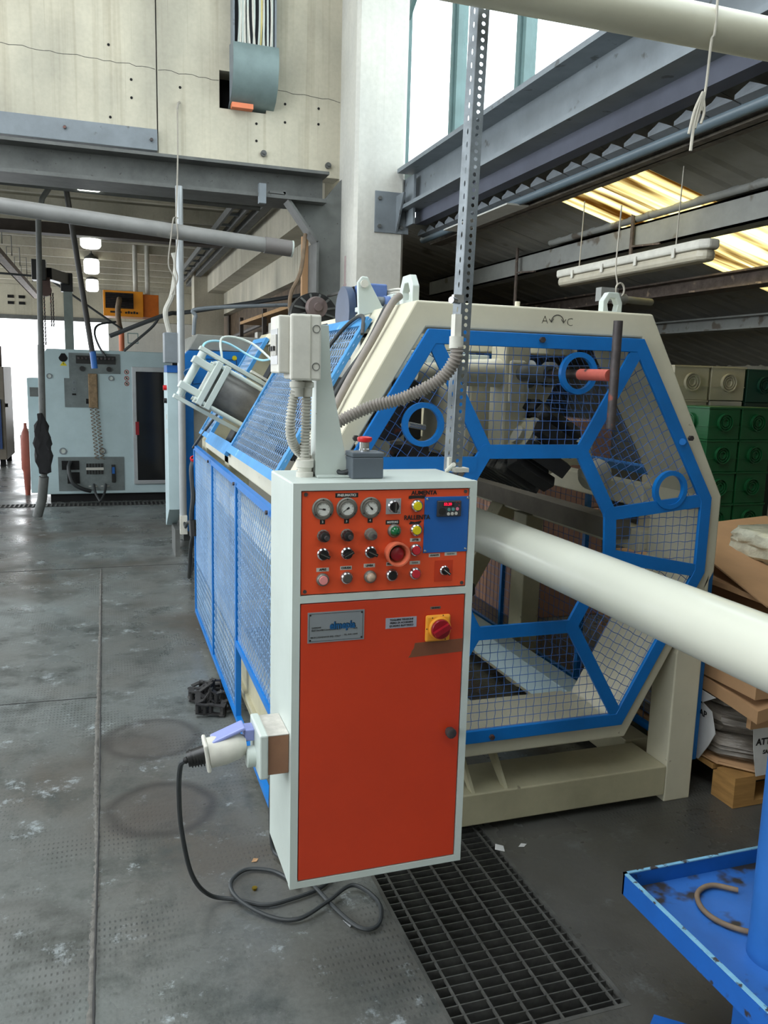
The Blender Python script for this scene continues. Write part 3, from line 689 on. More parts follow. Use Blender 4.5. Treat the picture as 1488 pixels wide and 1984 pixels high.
b = MB()
for y0_, y1_ in ((3.93, 4.72),): b.add([slant(y0_, -.02, .0), slant(y1_, -.02, 0), slant(y1_, .045, 0), slant(y0_, .045, 0), slant(y0_, -.02, .02), slant(y1_, -.02, .02), slant(y1_, .045, .02), slant(y0_, .045, .02)], [(0, 1, 2, 3), (4, 7, 6, 5), (0, 4, 5, 1), (3, 2, 6, 7), (0, 3, 7, 4), (1, 5, 6, 2)])
b.build('guard_rail', blue_l, HM)
XR_ = 2.195
guard('side_guard', [(2.52, 1.165), (5.1, 1.165), (5.1, .12), (2.52, .12)], lambda u, v, t: (XR_+t, u, v), .022, .028, .05, .05, blue, blue_w, grid=True, extra=[((3.4, 1.15), (3.4, .13)), ((4.25, 1.15), (4.25, .13))])
sr0, sr1 = Vector((2.16, 0, 1.225)), Vector((1.82, 0, 1.80)); sdr = (sr1-sr0).normalized(); nr = Vector((sdr.z*-1*-1, 0, -sdr.x*1)).normalized()
guard('upper_guard', [(2.80, 0), (5.0, 0), (5.0, SLn), (2.80, SLn)], lambda u, v, t: tuple(sr0+sdr*v+Vector((0, u, 0))+nr*(.004+t)), .02, .036, .045, .045, blue, blue_w, grid=True, extra=[((3.9, 0), (3.9, SLn))])
b = MB(); b.cyl((.52, 2.90, .30), (.62, 2.90, .30), .018, 10); b.build('rail_spacer', blue_l, HM, True)
for yy in (2.66, 3.4, 4.3):
    b = MB(); b.cyl((.500, yy, 1.15), (.492, yy, 1.15), .008, 6); b.build('hex_bolt', steel_d, HM)

# caterpillar tracks round the pipe axis
CXZ = Vector((1.358, 0, 1.03))
def track(theta, r0, y0, y1):
    e = Vector((cos(theta), 0, sin(theta))); f_ = Vector((sin(theta), 0, -cos(theta))); R_ = .105; yc0, yc1 = y0+R_+.05, y1-R_-.05
    W = lambda y, rad, t: tuple(CXZ+e*rad+f_*t+Vector((0, y, 0)))
    b = MB()
    for t0, t1 in ((-.075, -.062), (.062, .075)):
        pts = [(yc0+R_*.75*cos(a), r0+.05+R_+R_*.75*sin(a)) for a in [pi/2+pi*k/10 for k in range(11)]]+[(yc1-R_*.75*cos(a), r0+.05+R_+R_*.75*sin(a)) for a in [-pi/2*1+0+pi*k/10+0 for k in range(11)]]
        b.prism(pts, lambda u, v, t0=t0: W(u, v, t0), lambda u, v, t1=t1: W(u, v, t1))
    tr = b.build('caterpillar_track', cream2, HM)
    for yc in (yc0, yc1):
        b = MB(); b.cyl(W(yc, r0+.05+R_, -.06), W(yc, r0+.05+R_, .06), R_-.012, 24); b.cyl(W(yc, r0+.05+R_, -.095), W(yc, r0+.05+R_, .095), .035, 14); b.build('sprocket', beigem, tr, True)
    Ltot = 2*(yc1-yc0)+2*pi*R_; n = int(Ltot/.066); first = None
    for k in range(n):
        s = Ltot*k/n
        if s < yc1-yc0: y, rad, tx, nrx = yc0+s, r0+.05, (1, 0), (0, -1)
        elif s < yc1-yc0+pi*R_:
            a = (s-(yc1-yc0))/R_; y, rad = yc1+R_*sin(a), r0+.05+R_-R_*cos(a); tx = (cos(a), sin(a)); nrx = (sin(a), -cos(a))
        elif s < 2*(yc1-yc0)+pi*R_: y, rad, tx, nrx = yc1-(s-(yc1-yc0)-pi*R_), r0+.05+2*R_, (-1, 0), (0, 1)
        else:
            a = (s-2*(yc1-yc0)-pi*R_)/R_; y, rad = yc0-R_*sin(a), r0+.05+R_+R_*cos(a); tx = (-cos(a), -sin(a)); nrx = (-sin(a), cos(a))
        T = Vector((0, tx[0], 0))+e*tx[1]; Nn = Vector((0, nrx[0], 0))+e*nrx[1]; c = Vector(W(y, rad, 0))
        b = MB(); b.obox(c+Nn*.026, .19, .056, .044, f_, T, Nn); b.obox(c+Nn*.002, .12, .062, .02, f_, T, Nn); b.build('tread_pad', rubber, tr, bevel=.004)
    # carrier arms
    for y in (y0+.45, y1-.5):
        b = MB(); b.obox(W(y, r0+.05+2*R_+.10, 0), .10, .20, .24, f_, (0, 1, 0), e); b.build('carrier_block', cream, tr, bevel=.01)
    return tr
track(radians(60), .225, 2.62, 4.7)
track(radians(151), .17, 2.80, 4.7)
track(radians(238), .17, 2.72, 4.7)
# inner works around the upper track
b = MB(); b.box(1.10, 1.86, 3.02, 3.16, 1.715, 1.80); b.build('cross_beam', cream, HM, bevel=.004)
b = MB(); b.box(1.44, 1.545, 2.84, 2.97, 1.30, 1.74); b.obox((1.49, 2.835, 1.60), .07, .02, .16); b.build('slide_column', cream, HM, bevel=.012)
b = MB(); b.lathe([(0, .030), (.02, .036), (.10, .038), (.20, .050), (.36, .056)], (1.10, 2.9, 1.625), (1, 0, .02), 22); b.build('shaft_cover', cream, HM, True)
b = MB(); b.lathe([(0, .04), (.03, .055), (.05, .055), (.055, .035), (.11, .035), (.115, .05), (.15, .05), (.17, .02)], (1.56, 2.95, 1.632), (1, 0, 0), 20); b.cyl((1.508, 2.62, 1.632), (1.508, 2.86, 1.632), .03, 16); b.build('gear_coupling', mat('grey_casting', (112, 114, 112), .5, .4, var=.25, scale=20), HM, True)
b = MB(); b.box(1.28, 1.44, 2.98, 3.25, 1.62, 1.70); b.box(1.05, 1.5, 3.3, 3.5, 1.6, 1.72); b.build('bearing_block', white, HM, bevel=.004)
b = MB(); b.pxz([(1.36, 1.28), (1.60, 1.28), (1.57, 1.42), (1.50, 1.60), (1.37, 1.60)], 3.02, 3.5); b.build('gearbox_cover', cream, HM, bevel=.02)
b = MB(); b.box(1.0, 1.25, 3.2, 3.8, 1.35, 1.6); b.build('motor_block', black, HM, bevel=.01)
b = MB(); b.cyl((1.9, 3.0, 1.33), (1.58, 3.0, 1.22), .05, 18); b.box(1.68, 1.95, 3.0, 3.12, 1.26, 1.36); b.build('side_arm', cream, HM, bevel=.004)
b = MB(); b.lathe([(0, .03), (.02, .055), (.10, .055), (.12, .03)], (1.80, 2.82, 1.21), (.4, 0, .25), 20); b.build('roller', beigem, HM, True)
b = MB(); b.lathe([(0, .02), (.02, .07), (.06, .07), (.065, .05), (.2, .05)], (.90, 2.60, 1.46), (.1, 1, 0), 20); b.build('adjuster_hub', steel_d, HM, True)
b = MB(); b.cyl((.94, 2.55, 1.452), (1.01, 2.56, 1.44), .010, 10); b.cyl((.93, 2.53, 1.452), (.93, 2.56, 1.452), .018, 6); b.build('adjuster_screw', chrome, HM, True)
b = MB(); b.box(.86, .98, 2.82, 2.95, 1.20, 1.74); b.box(.98, 1.10, 3.0, 3.12, 1.15, 1.55); b.build('inner_strut', cream, HM, bevel=.004)
b = MB(); b.box(.80, 1.15, 2.86, 3.3, 1.27, 1.36); b.build('linkage', steel_d, HM, bevel=.004)
for k in range(7):
    b = MB(); b.cyl((.80+k*.012, 2.72, 1.33), (.80+k*.012, 2.80, 1.33), .02, 8); b.build('spring_coil', black, HM)
b = MB(); b.box(1.96, 2.06, 2.85, 4.9, .965, 1.05); b.build('inner_rail', mat('dusty_brown_rail', (104, 98, 88), .7, var=.2), HM)
b = MB(); b.box(1.84, 1.95, 2.9, 4.9, .17, .30); b.build('inner_rail', mgrey, HM, bevel=.004)
b = MB(); b.box(1.0, 1.80, 2.80, 2.88, .235, .315); b.build('cross_bar', cream, HM, bevel=.003)
b = MB(); b.box(1.15, 1.23, 3.0, 4.9, .18, .27); b.box(1.42, 1.46, 2.9, 4.0, .18, .24); b.build('inner_rail', mgrey, HM, bevel=.003)
b = MB(); b.add([(1.13, 2.9, .95), (1.36, 2.95, .86), (1.28, 2.95, .72), (1.24, 3.0, .55)], [(0, 1, 2), (1, 2, 3)])
for dz in (0, .05): b.obox((1.23, 2.9, .93-dz), .2, .02, .008, (.8, 0, -.45), (0, 1, 0), (.45, 0, .8))
b.build('guide_plate', cream, HM)

# pneumatic cylinder sticking out of the left upper slope
CY = Vector((.753, 4.2, 1.407)); cn = Vector((-.878, 0, .478)); ct = Vector((.478, 0, .878)); cyv = Vector((0, 1, 0))
def cp(n, t, y=0): return CY+cn*n+ct*t+cyv*y
b = MB()
for t in (-.135, .135): b.obox(cp(.19, t), .46, .07, .02, cn, cyv, ct)
pc = b.build('pneumatic_cylinder', white, HM, bevel=.002)
b = MB(); b.cyl(cp(-.02, 0), cp(.245, 0), .098, 30); b.build('cylinder_barrel', barrel, pc, True)
for n_ in (.262, .305):
    b = MB(); b.obox(cp(n_, 0), .03, .2, .235, cn, cyv, ct); b.build('end_plate', white, pc, bevel=.003)
for t in (-.1, .1):
    for y_ in (-.085, .085): b = MB(); b.cyl(cp(0, t, y_), cp(.33, t, y_), .011, 10); b.build('tie_rod', white, pc, True)
for t in (-.07, .07):
    b = MB(); b.obox(cp(.37, t, -.02), .11, .09, .035, cn, cyv, ct); b.build('clevis_lug', white, pc, bevel=.003)
b = MB(); b.cyl(cp(.395, -.12, -.02), cp(.395, .12, -.02), .020, 16); b.build('clevis_pin', white, pc, True)
b = MB(); b.obox(cp(.10, .16), .09, .05, .012, cn, cyv, ct); b.build('name_tab', dusty, pc)
for pts, r, m_ in (([cp(.36, .08), cp(.40, .17, .1), cp(.3, .24, .2), cp(.1, .25, .1), (.85, 3.75, 1.76), (.9, 3.5, 1.80)], .006, mat('pale_blue_air_hose', (150, 205, 225), .35)),
                   ([cp(.30, .14), cp(.34, .24, .05), cp(.2, .29, .05), cp(.0, .23, -.2), (.80, 3.6, 1.77)], .006, MATS['pale_blue_air_hose'] if 0 else white),
                   ([cp(.37, .06), cp(.42, .0, .1), cp(.37, -.04, .1)], .004, logo_b)):
    b = MB(); b.tube(spline(pts), r, 7); b.build('air_hose', m_, pc, True)
# black valve blocks beside the cylinder
b = MB(); b.obox((.66, 4.45, 1.24), .08, .16, .12, (.878, 0, -.478), (0, 1, 0), (.478, 0, .878)); b.build('valve_block', black, HM, bevel=.006); b = MB(); b.obox((.87, 4.45, 1.62), .06, .14, .14, (.878, 0, -.478), (0, 1, 0), (.478, 0, .878)); b.build('valve_block', black, HM, bevel=.006)

# gear motor on the roof: finned motor, cast bracket, blue terminal box
GM = MB(); GM.cyl((.93, 3.12, 1.86), (1.04, 3.12, 1.86), .05, 26); gm = GM.build('roof_motor', dblue, HM, True)
b = MB()
for k in range(30):
    a = 2*pi*k/30; b.obox((1.0, 3.20+.092*cos(a), 1.85+.092*sin(a)), .13, .006, .024, (1, 0, 0), (0, -sin(a), cos(a)), (0, cos(a), sin(a)))
b.cyl((.925, 3.20, 1.85), (1.06, 3.20, 1.85), .085, 26); b.build('motor_fins', black, gm)
b = MB(); b.cyl((.895, 3.20, 1.85), (.925, 3.20, 1.85), .102, 30); b.build('fan_cowl', dblue, gm, True)
b = MB(); b.box(.935, 1.035, 3.06, 3.17, 1.885, 1.955); b.build('terminal_box', motorb, gm, bevel=.006)
b = MB(); b.cyl((1.0, 3.0, 1.875), (1.05, 3.0, 1.875), .03, 20); b.build('gear_housing', motorb, gm, True)
b = MB(); b.pxz([(.868, 1.815), (.965, 1.842), (.915, 1.925), (.90, 1.955), (.878, 1.957), (.862, 1.935)], 2.88, 2.898); b.build('side_bracket', white, HM, bevel=.004)
b = MB(); b.cyl((.885, 2.87, 1.93), (.885, 2.90, 1.93), .014, 14); b.build('bracket_pin', dusty, HM, True)
b = MB(); b.cyl((.93, 3.0, 1.885), (1.03, 3.0, 1.885), .016, 16); b.build('hinge_pin', steel, HM, True)
for x in (.93, 1.04): b = MB(); b.box(x-.018, x+.018, 2.96, 3.03, 1.84, 1.912); b.build('hinge_block', white, HM, bevel=.004)
b = MB(); b.box(.90, 1.09, 2.93, 3.04, 1.842, 1.860); b.build('hinge_plate', white, HM, bevel=.003)
for k in range(3):
    b = MB(); b.tube(spline([(1.03+k*.004, 3.1, 1.93-k*.012), (1.07, 3.02, 1.935-k*.012), (1.075, 2.90, 1.90-k*.012), (1.04, 2.8, 1.86)]), .005, 7); b.build('motor_cable', dusty, HM, True)
# hoses lying over the front frame and the upper guard
b = MB(); b.tube(spline([(.93, 2.62, 1.870), (.895, 2.60, 1.84), (.838, 2.60, 1.735), (.76, 2.60, 1.60), (.69, 2.58, 1.48), (.61, 2.50, 1.39), (.56, 2.46, 1.30)]), .0125, 12); b.build('black_hose', conduitm, HM, True)
b = MB(); b.tube(spline([(.90, 2.66, 1.84), (.83, 2.66, 1.70), (.76, 2.66, 1.60), (.68, 2.64, 1.47)]), .010, 10); b.build('black_hose', cablem, HM, True)
b = MB(); b.tube(spline([slant(2.78, .60, .01), slant(2.84, .665, .03), slant(3.0, .62, .03), slant(3.12, .45, .03), slant(3.22, .39, .03)]), .007, 8); b.build('thin_cable', cablem, HM, True)
b = MB(); b.tube(spline([slant(3.4, .675, .01), slant(3.42, .64, .035), slant(3.46, .55, .03), slant(3.4, .44, .03)]), .007, 8); b.build('thin_cable', cablem, HM, True)
# grey PVC elbow hose inside the low side opening
b = MB(); b.tube(spline([(.60, 2.55, .60), (.575, 2.62, .50), (.57, 2.68, .40), (.575, 2.72, .25)]), .020, 10); b.build('drain_hose', conduitm, HM, True)
b = MB(); b.box(.56, .60, 2.5, 5.0, .20, .34); b.box(.545, .56, 2.5, 5.0, .20, .22); b.build('lower_side_rail', cream2, HM)

# belt drive on the roof: dark half-round housing with a brown knob wheel
b = MB(); b.pxz([(1.035+.125*cos(a), 1.90+.125*sin(a)) for a in [pi*k/16 for k in range(17)]]+[(.91, 1.80), (1.16, 1.80)], 4.22, 4.30); dm = b.build('belt_housing', black, HM, True)
b = MB()
for k in range(8):
    a = pi*k/7; b.bar((1.035+.05*cos(a), 4.215, 1.92+.05*sin(a)), (1.035+.12*cos(a), 4.215, 1.90+.12*sin(a)), .006, .01)
b.build('housing_rib', gsteel_d, dm)
b = MB(); b.lathe([(0, .02), (.012, .022), (.014, .05), (.05, .056), (.055, .056), (.07, .05)], (1.03, 4.12, 1.945), (0, 1, 0), 28); b.build('knob_wheel', brownm, dm, True)
b = MB(); b.bar((1.10, 4.2, 2.01), (1.0, 3.3, 1.965), .012, .012); b.build('drive_belt', black, HM)

# ================================================================ CONTROL CABINET
CB = root('control_cabinet', (.62, 1.93, .355), 'pale grey electrical control cabinet with bright orange front panel and orange door', 'control cabinet')
X0, X1, Z0, Z1, YF, YB = .397, .853, .355, 1.360, 1.80, 2.065
def frect(x0, x1, z0, z1): return [(x0, z0), (x1, z0), (x1, z1), (x0, z1)]
b = MB(); b.box(X0, X1, YF+.02, YB, Z0, Z1); b.build('cabinet_body', white, CB, bevel=.004)
b = MB(); b.ring(frect(X0, X1, Z0, Z1), frect(.414, .836, 1.094, 1.344), fy(YF), fy(YF+.02))
b = MB()
for x0, x1, z0, z1 in ((X0, .4155, Z0, Z1), (.835, X1, Z0, Z1), (.4155, .835, 1.343, Z1), (.4155, .835, 1.079, 1.096), (.4155, .835, Z0, .372)): b.box(x0, x1, YF, YF+.021, z0, z1)
b.build('front_surround', white, CB)
b = MB(); b.box(.4155, .835, YF+.016, YF+.02, .372, 1.343); b.build('seal_gap', dark, CB)
YP = YF+.004
b = MB(); b.box(.4180, .8330, YP, YP+.012, 1.0985, 1.3405); cp_ = b.build('control_panel', orange, CB, bevel=.001)
b = MB(); b.box(.4180, .8325, YF+.001, YF+.013, .3745, 1.0765); door = b.build('door', orange_d, CB, bevel=.0012)
YD = YF+.001
def lab(x, z, w_, h, body, size, m_=labelw, mt_=ink, y=YP, par=None, name='label', sx=1.0):
    par = par or cp_; b = MB(); b.box(x-w_/2, x+w_/2, y-.0006, y, z-h/2, z+h/2); o = b.build(name, m_, par)
    if body: text('lettering', body, size, (x, y-.0010, z), mt_, par, sx=sx, my=.0002)
    return o
for x, z in ((.427, 1.334), (.824, 1.334), (.427, 1.106), (.824, 1.106)):
    b = MB(); b.cyl((x, YP, z), (x, YP-.002, z), .0045, 12); b.build('screw', steel_d, cp_)
# pressure gauges
def gauge(x, z, a):
    b = MB(); b._lathe([(0, .0255), (.003, .0255), (.005, .023), (.005, .0195), (.010, .0185), (.010, .0155), (.007, .015)], (x, YP, z), (0, -1, 0), 32); g = b.build('pressure_gauge', gaugeb, cp_, True)
    b = MB(); b.cyl((x, YP-.0072, z), (x, YP-.0078, z), .0152, 28); b.build('gauge_dial', gaugef, g)
    b = MB(); b.bar((x+.004*cos(a+pi), YP-.0084, z+.004*sin(a+pi)), (x+.0125*cos(a), YP-.0084, z+.0125*sin(a)), .0012, .0004, (0, 1, 0)); b.bar((x+.005*cos(a+pi), YP-.0084, z+.005*sin(a+pi)), (x+.002*cos(a), YP-.0084, z+.002*sin(a)), .004, .0005, (0, 1, 0)); b.build('needle', ink, g)
    b = MB()
    for k in range(9):
        t = radians(-45+k*33.7); b.bar((x+.0115*cos(t), YP-.0082, z+.0115*sin(t)), (x+.0138*cos(t), YP-.0082, z+.0138*sin(t)), .0006, .0003, (0, 1, 0))
    b.build('dial_marks', ink, g)
    for t in (90, 215, 325):
        b = MB(); b.cyl((x+.0215*cos(radians(t)), YP-.005, z+.0215*sin(radians(t))), (x+.0215*cos(radians(t)), YP-.0065, z+.0215*sin(radians(t))), .0022, 8); b.build('gauge_screw', steel_d, g)
for x, a, n in ((.467, 172, '2'), (.5245, 215, '3'), (.582, 133, '4')):
    gauge(x, 1.3, radians(a)); lab(x, 1.2695, .012, .011, n, .007, black, inkw)
lab(.524, 1.3305, .055, .0105, 'PNEUMATICI', .0078, black, inkw)
# 3-way selector on its square plate
b = MB(); b.box(.6205, .6575, YP-.002, YP, 1.2835, 1.3205); sp = b.build('selector_plate', mat('selector_plate_grey', (170, 170, 172), .4, .3, var=.05), cp_)
for x, z, t in ((.6405, 1.3165, 'I'), (.653, 1.3165, '1'), (.6545, 1.302, '2'), (.653, 1.287, '3')): text('lettering', t, .0045, (x, YP-.0024, z), ink, sp)
def rotary(x, z, a, par=cp_, r=.0125, name='rotary_switch', ring_=True):
    b = MB(); b._lathe([(0, r*1.15), (.004, r*1.15), (.006, r*1.0), (.007, r*.9)], (x, YP, z), (0, -1, 0), 26); g = b.build(name, chrome, par, True)
    b = MB(); b.cyl((x, YP-.006, z), (x, YP-.012, z), r*.92, 24); d = Vector((cos(a), 0, sin(a))); p = Vector((x, YP-.015, z)); b.obox(p, r*2.1, .012, r*.62, d, (0, 1, 0), (-sin(a), 0, cos(a))); b.build('knob', black, g, True)
    b = MB(); b.obox(p+Vector((0, -.0064, 0)), r*1.8, .0008, .0014, d, (0, 1, 0), (-sin(a), 0, cos(a))); b.build('pointer_line', gaugeb if name == 'rotary_switch' else inkw, g)
    return g
rotary(.6385, 1.302, radians(90), sp, .0120)
for x, a in ((.469, -25), (.5265, 28), (.585, -25)): rotary(x, 1.1935, radians(a))
def pbtn(x, z, m_, dome=False, r=.0125, name='push_button', bz=None):
    b = MB(); b._lathe([(0, r*1.22), (.005, r*1.22), (.008, r*1.1), (.010, r*.92), (.008, r*.88)], (x, YP, z), (0, -1, 0), 28); g = b.build(name, bz or chrome, cp_, True)
    b = MB()
    if dome: b._lathe([(.006, r*.9), (.012, r*.88), (.017, r*.7), (.020, r*.4), (.021, r*.02)], (x, YP, z), (0, -1, 0), 24)
    else: b._lathe([(.006, r*.84), (.0115, r*.84), (.013, r*.76)], (x, YP, z), (0, -1, 0), 24)
    b.build('button_cap', m_, g, True); return g
pbtn(.6975, 1.302, yellow); pbtn(.6975, 1.2435, yellow)
pbtn(.6975, 1.1945, redm if 0 else mat('worn_red_button', (190, 40, 52), .35, var=.1)); pbtn(.699, 1.1365, MATS['worn_red_button'])
pbtn(.6395, 1.1355, black); pbtn(.6425, 1.243, green, True, .0135, 'pilot_lamp', gaugeb)
pbtn(.469, 1.133, mat('pink_lens', (222, 140, 138), .3, var=.1), False, .0125, 'push_button', gaugeb)
pbtn(.527, 1.1345, mat('grey_lens', (78, 74, 70), .3, var=.1), False); pbtn(.585, 1.134, mat('amber_grey_lens', (168, 148, 128), .25, var=.1), True, .0125, 'pilot_lamp', gaugeb)
# three regulator knobs
for x, m_ in ((.469, black), (.5255, black), (.583, gaugeb)):
    b = MB(); b._lathe([(0, .0150), (.004, .0150), (.005, .0135), (.012, .0135)], (x, YP, 1.237), (0, -1, 0), 10); g = b.build('regulator_knob', m_ if m_ is gaugeb else gaugeb, cp_, True)
    b = MB(); b._lathe([(.006, .0135), (.018, .0125), (.022, .0105), (.023, .006)], (x, YP, 1.237), (0, -1, 0), 22); b.build('knob_cap', m_, g, True)
    b = MB(); b.cyl((x+.002, YP-.0225, 1.236), (x+.002, YP-.032, 1.236), .0055, 14); b.build('knob_stem', steel_d, g, True)
# shrouded emergency stop
b = MB(); b._lathe([(0, .0275), (.006, .0275), (.018, .029), (.030, .0285), (.030, .0245), (.010, .021), (.006, .018)], (.6465, YP, 1.190), (0, -1, 0), 36); es = b.build('stop_button_shroud', mat('faded_red_shroud', (214, 108, 78), .5, var=.12, scale=14), cp_, True)
b = MB(); b._lathe([(.004, .012), (.012, .016), (.018, .0165), (.021, .012), (.022, .001)], (.6465, YP, 1.190), (0, -1, 0), 26); b.build('stop_button', redd, es, True)
b = MB(); b.cyl((.6465, YP-.0062, 1.19), (.6465, YP-.0065, 1.19), .0205, 26); b.build('shroud_base', steel_d, es)
lab(.638, 1.2635, .034, .0105, 'MOTORE', .0066, black, inkw)
lab(.469, 1.1565, .030, .009, 'APRE', .0072); lab(.5255, 1.158, .028, .009, 'CHIUDE', .0066); lab(.583, 1.161, .028, .009, 'LINEA', .0068)
lab(.6395, 1.1625, .028, .009, 'MARCIA', .0066); lab(.6975, 1.2185, .027, .0085, 'ATTR', .0066); lab(.6985, 1.1625, .027, .0085, 'CHIUS.', .0055, mt_=gaugeb)
lab(.7485, 1.1785, .029, .0085, 'AVANTI', .0062); lab(.7915, 1.1805, .032, .0085, 'INDIETRO', .0046, mt_=gaugeb)
# hand written words with crossed-out older labels
text('handwriting', 'AUMENTA', .0135, (.716, YP-.0008, 1.3325), ink, cp_, sx=1.02, my=.0005)
text('handwriting', 'RALLENTA', .0150, (.699, YP-.0030, 1.2735), ink, cp_, sx=.92, my=.0005)
for x, z, w_ in ((.698, 1.3225, .045), (.697, 1.2610, .034)):
    b = MB(); rnd = random.Random(int(z*1e4))
    for k in range(6): b.bar((x-w_/2+rnd.random()*.006, YP-.0006-k*.0001, z+rnd.uniform(-.003, .003)), (x+w_/2-rnd.random()*.008, YP-.0006-k*.0001, z+rnd.uniform(-.003, .003)), .0030, .0004, (0, 1, 0))
    b.build('scribble', ink, cp_)
# blue plate with speed display
b = MB(); b.box(.718, .8335, YP-.0025, YP, 1.1855, 1.3225); bp_ = b.build('blue_cover_plate', panel_blue, cp_, bevel=.0006)
for x, z in ((.7235, 1.3175), (.8295, 1.3185), (.7225, 1.1905), (.828, 1.1925)):
    b = MB(); b._lathe([(0, .0032), (.0012, .003), (.002, .001)], (x, YP-.0025, z), (0, -1, 0), 12); b.build('screw', chrome, bp_, True)
b = MB(); b.box(.748, .8105, YP-.011, YP-.0025, 1.2745, 1.3135); dp = b.build('speed_display', mat('display_housing', (48, 50, 56), .35, var=.08), bp_, bevel=.002)
b = MB(); b.box(.7605, .7905, YP-.0116, YP-.011, 1.300, 1.310); dp2 = b.build('display_window', black, bp_)
text('display_digits', '53.20', .0092, (.7740, YP-.0120, 1.3052), emis('red_led', (255, 20, 60), 1.6), bp_, my=.0002)
for k, (x, z, m_) in enumerate(((.7775, 1.2925, mat('teal_key', (88, 140, 135), .5)), (.7885, 1.293, MATS.get('teal_key')), (.7995, 1.2935, mat('pink_key', (214, 120, 140), .5)), (.7765, 1.2815, labelw), (.7865, 1.282, labelw), (.7965, 1.2825, labelw))):
    b = MB(); b.cyl((x, YP-.011, z), (x, YP-.0122, z), .0040, 14); b.build('display_key', m_ or MATS['teal_key'], bp_)
b = MB(); b.cyl((.7605, YP-.011, 1.2885), (.7605, YP-.0135, 1.2885), .0085, 20); b.build('display_dial', black, bp_, True)
for x, z in ((.797, 1.3095), (.804, 1.3095), (.804, 1.302)): b = MB(); b.box(x-.0015, x+.0015, YP-.0116, YP-.011, z-.0012, z+.0012); b.build('status_mark', redd, bp_)
# small selector on a painted-over square
b = MB(); b.box(.7505, .7980, YP-.001, YP, 1.1125, 1.1655); sq = b.build('painted_square', orange_d, cp_)
rotary(.7755, 1.1400, radians(-38), sq, .0105, 'small_selector')
# door fittings
b = MB(); b.box(.434, .5725, YD-.0015, YD, .9815, 1.0555); np_ = b.build('maker_nameplate', plate, door)
b = MB(); b.ring(frect(.4375, .569, .985, 1.052), frect(.4382, .5683, .9857, 1.0513), fy(YD-.0019), fy(YD-.0015))
for x in (.4405, .566):
    for z in (.988, 1.049): b.cyl((x, YD-.0015, z), (x, YD-.0021, z), .0022, 8)
b.build('nameplate_border', ink, np_)
text('logo', 'elmepla', .0235, (.5195, YD-.0018, 1.0210), logo_d, np_, sx=.86, my=.0012)
text('logo', 'elmepla', .0235, (.5180, YD-.0024, 1.0200), logo_b, np_, sx=.86, my=.0006)
b = MB(); b.box(.4835, .5535, YD-.0016, YD-.0015, 1.0135, 1.0245)
text('lettering', 'DIVISIONE', .0048, (.4435, YD-.0018, 1.0180), ink, np_, align='LEFT')
text('lettering', 'ELETTROMECCANOPLASTICA', .0052, (.4435, YD-.0018, 1.0115), ink, np_, align='LEFT')
text('lettering', 'S.p.A.', .0050, (.545, YD-.0018, 1.0115), ink, np_, align='LEFT')
text('lettering', '40018 LUGAGNANO (RE) - ITALY', .0050, (.4405, YD-.0018, .9945), ink, np_, align='LEFT')
text('lettering', 'TEL. 0545 / 30475', .0046, (.5225, YD-.0018, .9965), ink, np_, align='LEFT')
b = MB(); b.box(.627, .7065, YD-.001, YD, 1.0025, 1.0290); wp = b.build('warning_plate', mat('lilac_grey_label', (150, 152, 162), .45, var=.06), door)
for k, t in enumerate(('TOGLIERE TENSIONE', 'PRIMA DI ACCEDERE', 'QUADRO ELETTRICO')): text('lettering', t, .0064, (.6675, YD-.0014, 1.0235-k*.0075), ink, wp, my=.0001)
lab(.7555, 1.0470, .027, .0065, 'GENERALE', .0042, gaugeb, ink, YD, door)
b = MB(); b.box(.7285, .7940, YD-.010, YD, .9630, 1.0305); ms_ = b.build('main_switch', yorange, door, bevel=.006)
b = MB(); b._lathe([(.0095, .0285), (.016, .0285), (.018, .027), (.018, .0255)], (.7640, YD, .9970), (0, -1, 0), 32); b.build('switch_ring', yorange, ms_, True)
b = MB(); b._lathe([(.012, .0255), (.022, .0245), (.024, .023)], (.7640, YD, .9970), (0, -1, 0), 30); b.obox((.764, YD-.029, .997), .044, .012, .013, (cos(.5), 0, sin(.5)), (0, 1, 0), (-sin(.5), 0, cos(.5))); b.build('switch_knob', redd, ms_, True)
for t in (75, 125, 180, 300):
    b = MB(); b.cyl((.764+.0335*cos(radians(t)), YD-.010, .997+.0335*sin(radians(t))), (.764+.0335*cos(radians(t)), YD-.0106, .997+.0335*sin(radians(t))), .0016, 8); b.build('screw_hole', dark, ms_)
b = MB(); b.pxz([(.688, .9245), (.8325, .9290), (.8325, .9630), (.7045, .9610), (.7020, .948), (.6965, .941), (.695, .934)], YD-.0006, YD); b.build('packing_tape', tape, door)
b = MB(); b._lathe([(0, .009), (.006, .009), (.008, .013), (.022, .0135), (.024, .010), (.024, .003)], (.804, YD, .722), (0, -1, 0), 10); b.build('door_knob', steel_d, door, True)
for x, z in ((.436, .367), (.62, .365)): pass
b = MB(); b.box(.600, .64, YP-.0012, YP, 1.0945, 1.099);
# short support brackets tying the cabinet back to the machine base
b = MB(); b.box(.66, .72, 2.065, 2.452, .42, .48); b.box(.66, .72, 2.065, 2.452, 1.02, 1.08); b.build('mounting_bracket', white, CB)
# cable-entry glands on the roof
def gland(x, y, z, r=.017):
    b = MB(); b._lathe([(0, r*1.25), (.012, r*1.25), (.013, r), (.022, r*1.05), (.024, r*1.3), (.040, r*1.3), (.042, r)], (x, y, z), (0, 0, 1), 12); return b.build('cable_gland', dusty, CB, True)
gland(.452, 1.925, 1.36); gland(.475, 1.955, 1.36)

